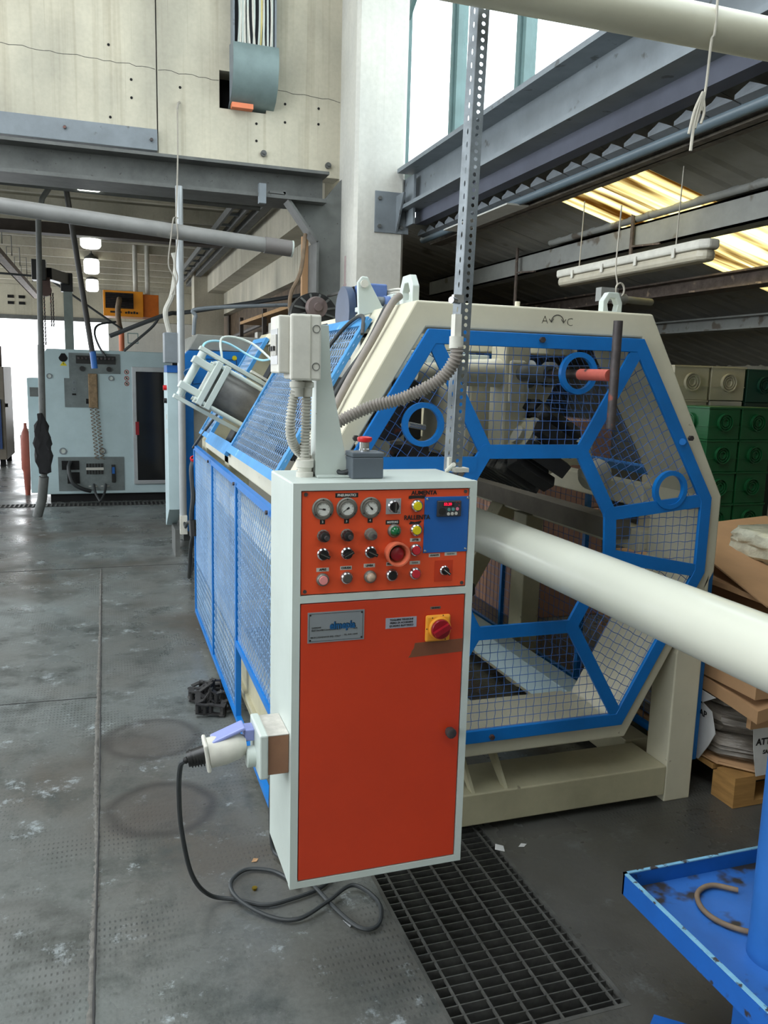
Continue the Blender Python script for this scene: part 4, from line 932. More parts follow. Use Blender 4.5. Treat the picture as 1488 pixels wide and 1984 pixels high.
# ---------------------------------------------------------------- junction box on its triangular post
JB = root('junction_box', (.43, 1.9, 1.36), 'dusty beige breaker box with round lid screws on a tapered post above the cabinet', 'junction box')
b = MB(); b.box(.462, .472, 1.93, 1.985, 1.362, 1.74); b.pyz
b = MB(); b.pxz([(.482, 1.362), (.572, 1.362), (.560, 1.367), (.512, 1.60), (.504, 1.72), (.482, 1.72)], 1.915, 1.921); b.box(.476, .484, 1.915, 1.965, 1.362, 1.72); b.box(.476, .60, 1.89, 1.99, 1.3605, 1.366); b.build('support_post', white, JB, bevel=.001)
b = MB(); b.box(.402, .472, 1.865, 1.945, 1.592, 1.736); bx = b.build('box_body', dusty, JB, bevel=.006)
b = MB(); b.box(.399, .470, 1.848, 1.866, 1.590, 1.738); b.build('box_lid', dusty, JB, bevel=.005)
b = MB(); b.box(.4435, .4455, 1.8465, 1.85, 1.592, 1.736); b.build('lid_seam', beigem, JB)
for z in (1.622, 1.706):
    b = MB(); b.ring(circ(.4575, z, .009, 20), circ(.4575, z, .0078, 20), fy(1.8462), fy(1.848)); b.build('lid_screw', gsteel_d, JB)
b = MB(); b.box(.375, .403, 1.868, 1.965, 1.605, 1.735); wi = b.build('breaker_hood', dusty, JB, bevel=.004)
b = MB(); b.box(.3740, .3755, 1.876, 1.958, 1.625, 1.705); b.build('breaker_window', mat('window_recess', (120, 124, 126), .3, var=.2), JB)
for k in range(3):
    b = MB(); b.box(.371, .3745, 1.882+k*.022, 1.900+k*.022, 1.645, 1.692); bk = b.build('breaker', labelw, JB)
    b = MB(); b.box(.366, .3715, 1.888+k*.022, 1.894+k*.022, 1.655, 1.666); b.build('breaker_toggle', black, bk)
# corrugated conduits below the box
for pts, r in (([(.452, 1.915, 1.585), (.452, 1.915, 1.53), (.452, 1.92, 1.46), (.452, 1.925, 1.39)], .0110), ([(.426, 1.90, 1.585), (.418, 1.90, 1.55), (.411, 1.90, 1.50), (.416, 1.915, 1.455), (.440, 1.945, 1.42), (.474, 1.955, 1.398)], .0105)):
    b = corrug(pts, r, .0075, .0016); tag(b.build('corrugated_conduit', conduitl, None, True), 'straight pale corrugated conduit running down from the breaker box' if len(pts) == 4 else 'curved pale corrugated conduit bulging left below the breaker box', 'conduit')
b = MB()
for x, y in ((.452, 1.915), (.426, 1.90)): b._lathe([(-.02, .014), (0, .0145), (.002, .018), (.014, .018), (.016, .013), (.024, .012)][::1], (x, y, 1.572), (0, 0, 1), 12)
b.build('cable_gland', dusty, JB, True)
big = corrug([(.851, 1.958, 1.70), (.851, 1.960, 1.655), (.822, 1.99, 1.60), (.742, 2.04, 1.55), (.668, 2.08, 1.525), (.589, 2.10, 1.486), (.547, 2.10, 1.452), (.532, 2.10, 1.40)], .0155, .0088, .002)
tag(big.build('corrugated_hose', conduitm, None, True), 'thick grey corrugated hose sweeping from the perforated steel upright down to the left', 'hose')
# ---------------------------------------------------------------- emergency stop box
EB = root('emergency_stop_box', (.59, 1.89, 1.36), 'slate grey box with a red mushroom stop button on top of the cabinet', 'stop button')
b = MB(); b.box(.553, .632, 1.862, 1.925, 1.3605, 1.412); b.build('box_body', boxgrey, EB, bevel=.003)
b = MB(); b.box(.552, .633, 1.861, 1.926, 1.412, 1.424); b.build('box_lid', boxgrey, EB, bevel=.003)
b = MB(); b._lathe([(0, .0135), (.006, .0135), (.007, .012), (.024, .012)], (.592, 1.893, 1.424), (0, 0, 1), 22); b.build('button_collar', chrome, EB, True)
b = MB(); b._lathe([(.022, .012), (.024, .0165), (.030, .0185), (.034, .0175), (.036, .010)], (.592, 1.893, 1.424), (0, 0, 1), 26); b.build('mushroom_button', redm, EB, True)
b = MB(); b.tube(spline([(.556, 1.9, 1.375), (.538, 1.91, 1.37), (.53, 1.94, 1.38), (.535, 1.99, 1.366)]), .006, 8); b.build('cable', cablem, EB, True)

# ---------------------------------------------------------------- perforated steel upright
PU = root('perforated_upright', (.86, 2.02, 1.36), 'tall slotted galvanised steel angle standing at the right rear corner of the cabinet', 'steel upright')
HX = Vector((.858, 2.0, 0))
def perforated(u0, u1, z0, z1, f, slots, pitch, w_, h):
    # flat strip with real openings
    V = []; F = []; n = int((z1-z0)/pitch); uc = (u0+u1)/2; segs = 10
    def ov(t): a = 2*pi*t/segs; return (uc+(w_/2)*cos(a), (h/2)*sin(a))
    for k in range(n):
        zb = z0+k*pitch; zt = zb+pitch; zc = (zb+zt)/2
        outer = [(u1, zc), (u1, zt), (u0+(u1-u0)*.66, zt), (u0+(u1-u0)*.33, zt), (u0, zt), (u0, zc), (u0, zb), (u0+(u1-u0)*.33, zb), (u0+(u1-u0)*.66, zb), (u1, zb)]
        inner = [(uc+(w_/2)*cos(2*pi*(t)/10), zc+(h/2)*sin(2*pi*t/10)) for t in range(10)]
        for a in (0, 1):
            o = len(V); V += [f(u, z, a) for u, z in outer]+[f(u, z, a) for u, z in inner]
            F += [(o+i, o+(i+1) % 10, o+10+(i+1) % 10, o+10+i) for i in range(10)]
        o = len(V)-40
        F += [(o+10+i, o+10+(i+1) % 10, o+30+(i+1) % 10, o+30+i) for i in range(10)]
    b = MB(); b.add(V, F); return b
t = .0025; ZU0, ZU1 = 1.362, 2.535
LN = lambda z: (z-1.36)*.02
b = perforated(.0, .027, ZU0, ZU1, lambda u, z, a: (.866+u+LN(z), 1.985+t*a, z), True, .0185, .0105, .0105); b.build('right_flange', steel, PU)
b = perforated(.0, .030, ZU0, ZU1, lambda u, z, a: (.866-u*.42+LN(z), 1.985+u*.9+t*a, z), True, .031, .0055, .015); b.build('left_flange', steel, PU)
b = MB(); b.bar((.866, 1.987, ZU0), (.866+LN(ZU1), 1.987, ZU1), .005, .005, (1, 0, 0)); b.build('corner_bend', steel, PU)

b = MB(); b.box(.865, .905, 1.965, 2.0, 1.361, 1.372); b.cyl((.852, 1.975, 1.372), (.852, 1.975, 1.40), .007, 6); b.cyl((.85, 1.985, 1.363), (.85, 1.94, 1.385), .006, 8); b.build('foot_bracket', dusty, PU)
b = MB(); b.cyl((.865, 1.985, 1.80), (.835, 1.965, 1.80), .008, 12); b.box(.845, .872, 1.97, 1.985, 1.795, 1.815); b.build('clamp', chrome, PU)
b = MB(); b.box(.842, .860, 1.95, 1.975, 1.705, 1.765); b.cyl((.851, 1.958, 1.71), (.851, 1.958, 1.68), .018, 14); b.build('hose_fitting', dusty, PU, True)

# ---------------------------------------------------------------- socket box, adaptor and cables
SB = root('socket_box', (.37, 1.9, .70), 'white socket box wrapped in brown tape on the left side of the cabinet', 'socket')
b = MB(); b.box(.345, .397, 1.82, 1.945, .652, .752); b.build('box_body', tapeb, SB, bevel=.003)
b = MB(); b.box(.344, .396, 1.819, 1.946, .7515, .7535); b.build('box_top', mat('dirty_white_top', (190, 186, 178), .5, var=.2, scale=20), SB)
b = MB(); b.box(.325, .3455, 1.812, 1.953, .646, .758); b.build('face_frame', white, SB, bevel=.004)
b = MB(); b.box(.395, .398, 1.835, 1.95, .645, .748); b.build('back_plate', white, SB)
b = MB(); b.box(.302, .326, 1.89, 1.935, .712, .742); so = b.build('socket_body', lila, SB, bevel=.003)
b = MB(); b.obox((.262, 1.905, .735), .085, .05, .010, (.93, 0, .36), (0, 1, 0), (-.36, 0, .93)); b.build('socket_lid', lila, SB, bevel=.004)
b = MB(); b._lathe([(0, .026), (.02, .026), (.022, .022)], (.326, 1.885, .675), (-1, 0, 0), 20); b.build('spare_socket', white, SB, True)
AD = root('plug_adaptor', (.25, 1.9, .70), 'white adaptor plug with black connector sticking out of the socket box', 'plug')
b = MB(); b.tube([(.305, 1.90, .702), (.285, 1.90, .701), (.255, 1.90, .695), (.215, 1.90, .690)], 1, 20, True, [.022, .033, .037, .037]); b.build('adaptor_body', dusty, AD, True)
b = MB(); b.obox((.210, 1.90, .689), .010, .072, .072, (1, 0, .12), (0, 1, 0), (-.12, 0, 1)); b.build('adaptor_flange', dusty, AD, bevel=.006)
b = MB(); b.tube([(.208, 1.9, .688), (.165, 1.9, .680)], 1, 16, True, [.023, .019]); b.cyl((.165, 1.9, .680), (.158, 1.9, .676), .008, 12); pg = b.build('black_plug', black, AD, True)
for k in range(5): b = MB(); b.pipe((.172+k*.007, 1.9, .681), (.175+k*.007, 1.9, .6815), .0225, .018, 16); b.build('plug_rib', black, pg, True)
cab = [(.160, 1.9, .678), (.150, 1.92, .655), (.150, 1.98, .56), (.165, 2.10, .38), (.20, 2.2, .18), (.26, 2.30, .04), (.34, 2.295, .012), (.42, 2.245, .012), (.50, 2.25, .012), (.60, 2.28, .012), (.69, 2.36, .012), (.72, 2.42, .012), (.66, 2.45, .014), (.58, 2.36, .018), (.60, 2.22, .018), (.66, 2.07, .012), (.72, 2.06, .012), (.755, 2.16, .012), (.70, 2.25, .022), (.60, 2.19, .024), (.50, 2.15, .014), (.42, 2.19, .012), (.345, 2.28, .022), (.335, 2.38, .014), (.39, 2.44, .012), (.46, 2.42, .012), (.50, 2.38, .012), (.53, 2.30, .024), (.53, 2.34, .030), (.51, 2.44, .03), (.49, 2.50, .05), (.485, 2.50, .25), (.485, 2.42, .5), (.48, 2.30, .68)]
b = MB(); b.tube(spline(cab, 10), .0065, 8); tag(b.build('power_cable', cablem, None, True), 'black power cable hanging from the plug and coiled on the floor under the cabinet', 'cable')

# ================================================================ THE EXTRUDED PIPE AND ITS STAND
b = MB(); b.pipe((1.358, .35, 1.03), (1.358, 5.6, 1.03), .080, .074, 64)
tag(b.build('plastic_pipe', pvc_w, None, True), 'big glossy ivory plastic pipe passing through the haul-off machine towards the viewer', 'pipe')
CT = root('pipe_stand', (1.42, 1.26, 0), 'chipped bright blue pipe stand with square tray and round post, right foreground', 'stand')
bt = mat('chipped_blue_paint', (18, 88, 170), .45, var=.12, scale=5, spots=((42, 40, 44), 22, .64))
tx0, tx1, ty0, ty1, tz = 1.194, 1.66, .86, 1.572, .40
b = MB(); b.box(tx0+.003, tx1-.003, ty0+.003, ty1-.003, tz-.048, tz-.043); b.build('tray_floor', mat('worn_tray_blue', (44, 100, 175), .45, var=.1, scale=6, spots=((52, 48, 44), 7, .53)), CT)
rimm = mat('worn_light_blue_rim', (120, 175, 205), .5, var=.15, scale=20, spots=((60, 55, 55), 40, .57))
for x0, x1, y0, y1 in ((tx0, tx0+.006, ty0, ty1), (tx1-.006, tx1, ty0, ty1), (tx0, tx1, ty0, ty0+.006), (tx0, tx1, ty1-.006, ty1)):
    b = MB(); b.box(x0, x1, y0, y1, tz-.058, tz-.002); b.build('tray_side', bt, CT)
    b = MB(); b.box(x0-.001, x1+.003, y0-.001, y1+.001, tz-.003, tz); b.build('tray_rim', rimm, CT)
b = MB(); b.lathe([(0, .062), (.05, .060), (.51, .060)], (1.378, 1.26, .355), (0, 0, 1), 32); post = b.build('stand_post', mat('dirty_blue_paint', (36, 98, 172), .5, var=.12, scale=4, spots=((86, 92, 84), 4, .60)), CT, True)
b = MB(); b.box(1.33, 1.46, 1.2, 1.32, .06, .352); b.build('lower_post', bt, CT, bevel=.004)
b = MB()
for dx, dy in ((1, 1), (1, -1), (-1, 1), (-1, -1)): b.bar((1.39, 1.26, .08), (1.39+dx*.16, 1.26+dy*.2, .04), .05, .05)
b.build('stand_foot', bt, CT)
for dx, dy in ((1, 1), (1, -1), (-1, 1), (-1, -1)):
    b = MB(); b.cyl((1.37+dx*.16, 1.26+dy*.2, .021), (1.41+dx*.16, 1.26+dy*.2, .021), .021, 16); b.build('castor', black, CT, True)
b = MB(); b.cyl((1.338, 1.26, .932), (1.44, 1.26, .932), .0165, 16); b.box(1.336, 1.342, 1.235, 1.285, .86, .945); b.box(1.44, 1.446, 1.235, 1.285, .86, .945); b.box(1.34, 1.445, 1.235, 1.285, .862, .868)
b.build('roller_cradle', steel_d, CT, True)
b = MB(); P = [(1.392+.10*cos(a)*1.02-.015, 1.40+.055*sin(a), .3645) for a in [pi*.15+2*pi*k/40 for k in range(34)]]
P = spline([(1.46, 1.47, .367), (1.41, 1.505, .367), (1.355, 1.49, .366), (1.325, 1.44, .366), (1.33, 1.385, .366), (1.37, 1.335, .367), (1.42, 1.325, .367), (1.47, 1.36, .367)])
b = MB(); b.tube(P, .0065, 10); tag(b.build('rubber_hose_loop', ropeg, None, True), 'brown hose loop lying in the blue tray', 'hose')

# ================================================================ FLOOR GRATING
GR = root('floor_grating', ((PX0+PX1)/2, 2.1, 0), 'black steel bar grating set in the floor in front of the cabinet', 'grating')
gm_ = mat('oiled_grating_steel', (104, 104, 100), .45, .5, var=.25, scale=20)
b = MB(); b.ring([(PX0, PY0), (PX1, PY0), (PX1, PY1), (PX0, PY1)], [(PX0+.012, PY0+.012), (PX1-.012, PY0+.012), (PX1-.012, PY1-.012), (PX0+.012, PY1-.012)], lambda u, v: (u, v, -.04), lambda u, v: (u, v, .001)); b.build('grating_frame', gm_, GR)
b = MB(); b.box(PX0+.012, PX1-.012, PY0+.03, PY0+.0335, -.032, -.002); bar0 = b.build('bearing_bar', gm_, GR)
k = 1
while PY0+.03+k*.0338 < PY1-.02: sub(bar0, (0, k*.0338, 0)); k += 1
b = MB(); b.box(PX0+.05, PX0+.0555, PY0+.012, PY1-.012, -.009, -.001); rod0 = b.build('cross_rod', gm_, GR)
for k in range(1, 6): sub(rod0, (k*.0795, 0, 0))
DG = root('drain_channel', (-1.5, 10.38, 0), 'narrow slotted drain grating across the floor before the grey machine', 'drain')
b = MB(); b.box(-5, 1.2, 10.26, 10.50, .0005, .002); b.build('drain_bed', dark, DG)
b = MB()
for k in range(125): b.box(-5+k*.05, -5+k*.05+.02, 10.27, 10.49, .002, .006)
b.build('drain_bars', gm_, DG, kind='stuff')

# ================================================================ SMALL THINGS ON THE FLOOR
# roller chain heap
CH = root('roller_chain', (.45, 3.9, 0), 'black heavy roller chain heaped on the floor beside the mesh guard', 'chain')
rnd = random.Random(11); pts = []
for row in range(6):
    y = 3.72+row*.062; xs = [.375+k*.034 for k in range(6)]
    if row % 2: xs = xs[::-1]
    pts += [(x+rnd.uniform(-.015, .015), y+rnd.uniform(-.024, .024), 0.026+rnd.random()*.02+(.045 if row in (1, 3) and 0 < i < 4 else 0)) for i, x in enumerate(xs)]
for i in range(len(pts)-1):
    a, c = Vector(pts[i]), Vector(pts[i+1]); d = (c-a).normalized(); s = d.cross(Vector((0, 0, 1))).normalized()
    b = MB()
    for o in ((.0, -.021), (.0, .021)):
        zz = Vector((0, 0, o[1])); b.obox((a+c)/2+zz, (c-a).length+.022, .026, .006, d, s, d.cross(s))
    b.cyl(a-Vector((0, 0, .02)), a+Vector((0, 0, .02)), .012, 8)
    b.build('chain_link', rubber, CH)
b = MB(); b._lathe([(0, .006), (.004, .007), (.005, .009), (.009, .009), (.009, .005)], (.405, 2.345, 0), (0, 0, 1), 6); tag(b.build('brass_nut', mat('brass', (150, 125, 40), .35, .8), None), 'small brass nut lying inside the cable loop', 'nut')
for (x, y, a, sx_, sy_, nm, lb, m_) in ((.432, 2.50, .5, .016, .010, 'cardboard_scrap', 'tiny brown cardboard scrap near the coiled cable', card), (1.255, 2.12+.22, .3, .022, .028, 'paper_scrap', 'white torn paper scrap at the right edge of the floor grating', paper), (1.27, 2.28+.04, .2, .02, .01, 'paper_chip', 'small pale chip on the dark floor under the cream base beam', paper)):
    if nm == 'paper_chip': x, y = 1.34, 2.33
    b = MB(); d = Vector((cos(a), sin(a), 0)); s = Vector((-sin(a), cos(a), 0)); c = Vector((x, y, .002))
    b.add([c+d*sx_, c+s*sy_*.7+Vector((0, 0, .004)), c-d*sx_*.9, c-s*sy_, c+d*sx_*.9+Vector((0, 0, .001)), c+s*sy_*.7+Vector((0, 0, .005)), c-d*sx_*.8+Vector((0, 0, .001)), c-s*sy_+Vector((0, 0, .001))], [(0, 1, 2, 3), (4, 7, 6, 5), (0, 3, 7, 4), (1, 5, 6, 2), (0, 4, 5, 1), (3, 2, 6, 7)])
    tag(b.build(nm, m_), lb, 'scrap')
b = MB(); b.cyl((.632, 2.12, .0045), (.645, 2.085, .0045), .0035, 8); tag(b.build('steel_pin', chrome), 'short bright steel pin on the floor within the cable coil', 'pin')

# ================================================================ OVERHEAD PIPES
b = MB(); b.pipe((-.9, 6.6, 2.745), (1.23, 6.6, 2.60), .056, .050, 36); gp = b.build('grey_overhead_pipe', pvc, None, True); tag(gp, 'long grey plastic pipe hung on a wire across the opening at upper left', 'pipe')
b = MB(); b.pipe((1.21, 6.6, 2.602), (1.42, 6.6, 2.588), .062, .055, 36); b.build('dark_socket', mat('dark_pvc', (112, 108, 106), .55, var=.08), gp, True)
b = MB(); b.pipe((1.42, 6.6, 2.588), (1.432, 6.6, 2.587), .064, .054, 36); b.build('white_end_ring', white, gp, True)
b = MB(); b.pipe((-.6, 1.9, 2.512), (3.0, 1.9, 2.512), .050, .046, 40); tag(b.build('cream_overhead_pipe', pvc_c, None, True), 'stained cream plastic pipe crossing overhead at the upper right', 'pipe')
b = MB(); b.tube(spline([(.634, 7.48, 3.80), (.60, 7.1, 3.3), (.545, 6.66, 2.76)]), .006, 6); b.tube([(.655, 7.49, 3.83), (.64, 7.45, 3.81), (.63, 7.46, 3.76)], .01, 6)
for dx in (-.012, .012): b.tube(spline([(.545+dx, 6.66, 2.76), (.525+dx, 6.54, 2.72), (.52+dx*2, 6.53, 2.60), (.50+dx*2, 6.55, 2.40), (.53+dx, 6.56, 2.30), (.51-dx, 6.56, 2.18)]), .005, 6)
tag(b.build('hanging_wire', mat('pale_wire', (150, 145, 135), .6)), 'thin wire from a wall hook holding the grey overhead pipe', 'wire')
for (x, y, z, lb) in ((1.905, 1.955, 2.46, 'frayed pale cord tied from the cream overhead pipe down to the roof beam'),):
    b = MB(); b.tube(spline([(x, 1.9, 2.62), (x, 1.9, 2.46), (x+.18, 2.3, 2.57), (x+.30, 2.55, 2.60)]), .004, 6)
    b = MB(); b.tube(spline([(1.42*1.04, 1.855, 2.75), (1.42*1.04, 1.852, 2.50), (1.475, 1.86, 2.462), (1.478, 1.87, 2.36), (1.47, 1.87, 2.30)]), .0035, 6)
    for dx in (-.015, 0, .014): b.tube(spline([(1.47, 1.87, 2.345), (1.465+dx, 1.87, 2.30), (1.455+dx*1.2, 1.87, 2.255+dx)]), .0035, 6)
    b.tube(spline([(1.465, 1.87, 2.33), (1.452, 1.87, 2.27), (1.447, 1.87, 2.20)]), .004, 6)
    tag(b.build('frayed_cord', ropem), 'frayed pale cord knotted and hanging down from the cream overhead pipe', 'cord')

# cable duct coming out of the concrete wall
CD = root('cable_duct', (1.25, 7.4, 4.1), 'grey curved steel cable duct with bundled white cables high on the concrete wall', 'cable duct')
b = MB(); b.box(1.09, 1.43, 7.44, 7.498, 4.02, 6.5); b.build('channel_back', mat('slate_channel', (62, 66, 72), .7), CD)
b = MB(); b.box(1.08, 1.095, 7.36, 7.5, 4.05, 6.5); b.box(1.43, 1.445, 7.36, 7.5, 4.05, 6.5); b.build('channel_side', gsteel, CD)
arc = [(7.28, 4.29), (7.265, 4.22), (7.27, 4.12), (7.31, 3.99), (7.40, 3.90), (7.52, 3.85), (7.62, 3.84)]
b = MB(); V = []; F = []
for y, z in arc: V += [(1.07, y, z), (1.45, y, z)]
for y, z in arc: V += [(1.07, y+.006, z+.006), (1.45, y+.006, z+.006)]
n = len(arc)
for i in range(n-1): F += [(2*i, 2*i+2, 2*i+3, 2*i+1), (2*n+2*i, 2*n+2*i+1, 2*n+2*i+3, 2*n+2*i+2), (2*i, 2*n+2*i, 2*n+2*i+2, 2*i+2), (2*i+1, 2*i+3, 2*n+2*i+3, 2*n+2*i+1)]
F += [(0, 1, 2*n+1, 2*n)]; b.add(V, F); b.build('curved_cover', mat('green_grey_steel', (122, 140, 140), .45, .2, var=.12), CD, True)
b = MB(); b.add([(1.07, y, z) for y, z in arc]+[(1.07, 7.5, 3.9), (1.07, 7.5, 4.34)], [tuple(range(n+2))]); b.add([(1.45, y, z) for y, z in arc]+[(1.45, 7.5, 3.9), (1.45, 7.5, 4.34)], [tuple(range(n+2))]); b.build('cover_side', gsteel, CD)
b = MB(); b.box(1.08, 1.26, 7.42, 7.5, 3.83, 3.87); b.build('brick_fragment', terracotta, CD)
rnd = random.Random(2)
yc = mat('yellow_cable', (200, 185, 120), .5)
for k in range(15):
    x = 1.12+k*.021; b = MB(); b.tube(spline([(x, 7.34+rnd.random()*.05, 4.2), (x+rnd.uniform(-.02, .02), 7.38, 4.6), (x+rnd.uniform(-.03, .03), 7.40, 5.2), (x+rnd.uniform(-.03, .03), 7.40, 6.4)]), .009, 6); b.build('cable', (white, dusty, white, dusty)[k % 4] if k != 9 else yc, CD, True)

# ================================================================ LIGHT FITTING AND SMALL THINGS UNDER THE SIDE ROOF
LF = root('linear_light_fitting', (3.065, 4.5, 2.3), 'dusty unlit batten light fitting hung below the side roof beam', 'light fitting')
def caps(x, y0, y1, z, w_, h, e): return [(x-w_/2, y0+e), (x-w_/4, y0), (x+w_/4, y0), (x+w_/2, y0+e), (x+w_/2, y1-e), (x+w_/4, y1), (x-w_/4, y1), (x-w_/2, y1-e)]
b = MB(); b.pxy(caps(3.065, 3.70, 5.26, 0, .125, 0, .05), 2.325, 2.375); b.build('fitting_tray', dusty, LF, bevel=.012)
b = MB(); b.pxy(caps(3.065, 3.72, 5.24, 0, .115, 0, .05), 2.265, 2.325); b.build('diffuser', mat('dusty_diffuser', (176, 170, 152), .4, var=.12, scale=8), LF, bevel=.022)
for y in (3.95, 4.3, 4.65, 5.0):
    b = MB(); b.box(2.994, 3.0, y-.012, y+.012, 2.30, 2.35); b.build('clip', dusty, LF)
b = MB(); b.tube([(3.05, 4.0, 2.375), (3.06, 4.0, 2.80)], .004, 5); b.build('suspension_wire', ropem, LF); b = MB(); b.tube([(3.05, 5.0, 2.375), (3.06, 5.0, 2.80)], .004, 5); b.build('suspension_wire', ropem, LF)
b = MB(); b.tube(spline([(2.96, 4.42, 2.66), (2.955, 4.42, 2.5), (2.95, 4.42, 2.30), (2.97, 4.42, 2.20)]), .005, 6)
b.tube([(2.99+.03*cos(a), 4.42, 2.17+.04*sin(a)) for a in [2*pi*k/16 for k in range(17)]], .006, 6)
tag(b.build('looped_cord', ropem), 'pale cord with a loop hanging below the batten light fitting', 'cord')
b = MB(); b.cyl((3.0, 4.45, 2.12), (3.35, 4.60, 2.13), .022, 12); b.cyl((2.97, 4.44, 2.12), (3.05, 4.46, 2.12), .035, 12); b.box(2.86, 2.98, 4.42, 4.48, 2.10, 2.18); tag(b.build('pipe_coupling', purl, None, True), 'grey pipe coupling hanging under the looped cord', 'pipe coupling')

# ================================================================ PALLET, SACKS, CARTONS AND CRATES AT THE RIGHT
PL = root('wooden_pallet', (2.7, 2.75, 0), 'wooden pallet on the floor at the right behind the cream machine foot', 'pallet')
for x in (2.245, 2.65, 3.05):
    for y in (2.33, 2.75, 3.2):
        b = MB(); b.box(x, x+.10, y, y+.12, .022, .105); b.build('block', wood, PL)
for y in (2.33, 2.75, 3.2): b = MB(); b.box(2.245, 3.15, y, y+.12, .002, .022); b.build('bottom_board', wood, PL)
for k in range(8): b = MB(); b.box(2.245, 3.15, 2.33+k*.125, 2.33+k*.125+.10, .105, .125); b.build('top_board', wood, PL)
SK = root('wrapped_sacks', (2.7, 2.75, .125), 'stack of sacks wrapped in grey clear film on the wooden pallet', 'sacks')
def lump(x0, x1, y0, y1, z0, z1, seed):
    b = MB(); rnd = random.Random(seed); nu, nv = 28, 10; V = []; F = []
    cx, cy = (x0+x1)/2, (y0+y1)/2
    for j in range(nv+1):
        t = j/nv; z = z0+(z1-z0)*t; bul = .9+.1*sin(pi*t)**.4
        for i in range(nu):
            a = 2*pi*i/nu; c, s = cos(a), sin(a); q = (abs(c)**6+abs(s)**6)**(-1/6)
            V.append((cx+(x1-x0)/2*c*q*bul+rnd.uniform(-.008, .008), cy+(y1-y0)/2*s*q*bul+rnd.uniform(-.008, .008), z+rnd.uniform(-.006, .006)*(0 < t < 1)))
    for j in range(nv):
        for i in range(nu): F.append((j*nu+i, j*nu+(i+1) % nu, (j+1)*nu+(i+1) % nu, (j+1)*nu+i))
    F += [tuple(range(nu))[::-1], tuple(nv*nu+i for i in range(nu))]; b.add(V, F); return b
lump(2.24, 3.16, 2.32, 3.32, .126, .145, 1).build('slip_sheet', card, SK, True)
for k in range(3): lump(2.245+.008*k, 3.15, 2.335+.01*k, 3.3, .145+k*.098, .145+(k+1)*.098+.004, 3+k).build('sack', film, SK, True)
b = MB(); b.pxz([(2.285, .335), (3.0, .36), (3.0, .16), (2.32, .135), (2.305, .20), (2.295, .25), (2.290, .29)], 2.308, 2.310); pp = b.build('warning_sheet', paper, SK)
text('lettering', 'ATTENZIONE', .036, (2.304, 2.3065, .275), ink, pp, align='LEFT', my=.0012)
text('lettering', 'SACCHI', .022, (2.340, 2.3065, .232), ink, pp, align='LEFT', my=.0007)
b = MB(); b.box(2.262, 2.62, 2.300, 2.322, .335, .385); b.build('cardboard_tab', card, SK)
b = MB(); b.pyz([(2.44, .26), (2.47, .34), (2.53, .36), (2.75, .36), (2.75, .14), (2.60, .12), (2.52, .12), (2.47, .20)], 2.228, 2.231); pq = b.build('side_sheet', paper, SK)
text('lettering', 'AP', .036, (2.2265, 2.515, .315), ink, pq, rz=-90, my=.001)
text('lettering', '3', .030, (2.2265, 2.56, .20), ink, pq, rz=-90, my=.001)
b = MB(); b.pyz([(2.45, .405), (2.80, .42), (2.80, .33), (2.60, .31)], 2.222, 2.226); pr_ = b.build('side_sheet', paper, SK)
text('lettering', 'L', .045, (2.2205, 2.53, .372), ink, pr_, rz=-90, my=.001)
CBX = root('flattened_cartons', (2.7, 2.8, .45), 'sagging brown flattened cardboard cartons piled on the wrapped sacks', 'cardboard')
def slab(x0, x1, y0, y1, z, t, sag, m_=card, name='carton_sheet', par=CBX):
    b = MB(); V = []; F = []; nx, ny = 8, 8
    for s in (0, 1):
        for j in range(ny+1):
            for i in range(nx+1):
                u, v = i/nx, j/ny; zz = z+s*t-sag*((1-u)**2*.9+(1-v)**2*.6)+.01*sin(u*9+v*5+z*40)
                V.append((x0+(x1-x0)*u, y0+(y1-y0)*v, zz))
    o = (nx+1)*(ny+1)
    for j in range(ny):
        for i in range(nx):
            a = j*(nx+1)+i; F += [(a, a+nx+1, a+nx+2, a+1), (o+a, o+a+1, o+a+nx+2, o+a+nx+1)]
    for i in range(nx): F += [(i, i+1, o+i+1, o+i), (ny*(nx+1)+i, o+ny*(nx+1)+i, o+ny*(nx+1)+i+1, ny*(nx+1)+i+1)]
    for j in range(ny): a = j*(nx+1); F += [(a, o+a, o+a+nx+1, a+nx+1), (a+nx, a+2*nx+1, o+a+2*nx+1, o+a+nx)]
    b.add(V, F); return b.build(name, m_, par, True)
slab(2.24, 3.2, 2.25, 3.3, .47, .05, .06); slab(2.24, 3.2, 2.27, 3.3, .535, .055, .05); slab(2.25, 3.2, 2.3, 3.3, .60, .07, .05); slab(2.28, 3.2, 2.3, 3.35, .685, .07, .03)
slab(2.34, 3.2, 2.38, 3.4, .77, .02, -.02)
b = MB(); b.add([(2.3, 2.32, .80), (3.2, 2.36, .80), (3.2, 3.3, .95), (2.45, 3.1, .95), (2.3, 2.32, .806), (3.2, 2.36, .806), (3.2, 3.3, .956), (2.45, 3.1, .956)], [(0, 3, 2, 1), (4, 5, 6, 7), (0, 1, 5, 4), (1, 2, 6, 5), (2, 3, 7, 6), (3, 0, 4, 7)]); b.build('open_flap', card, CBX)
b = MB(); b.tube(spline([(2.68, 2.55, .90), (2.78, 2.6, .97), (2.9, 2.62, .99), (3.05, 2.65, .96)]), .04, 9)
tag(lump(2.62, 3.1, 2.55, 2.95, .86, .99, 44).build('clear_plastic_bag', mat('crumpled_clear_bag', (205, 205, 185), .15, var=.2, scale=12, bump=.9), None, True), 'crumpled clear plastic bag lying on the brown cartons', 'bag')
b = MB()
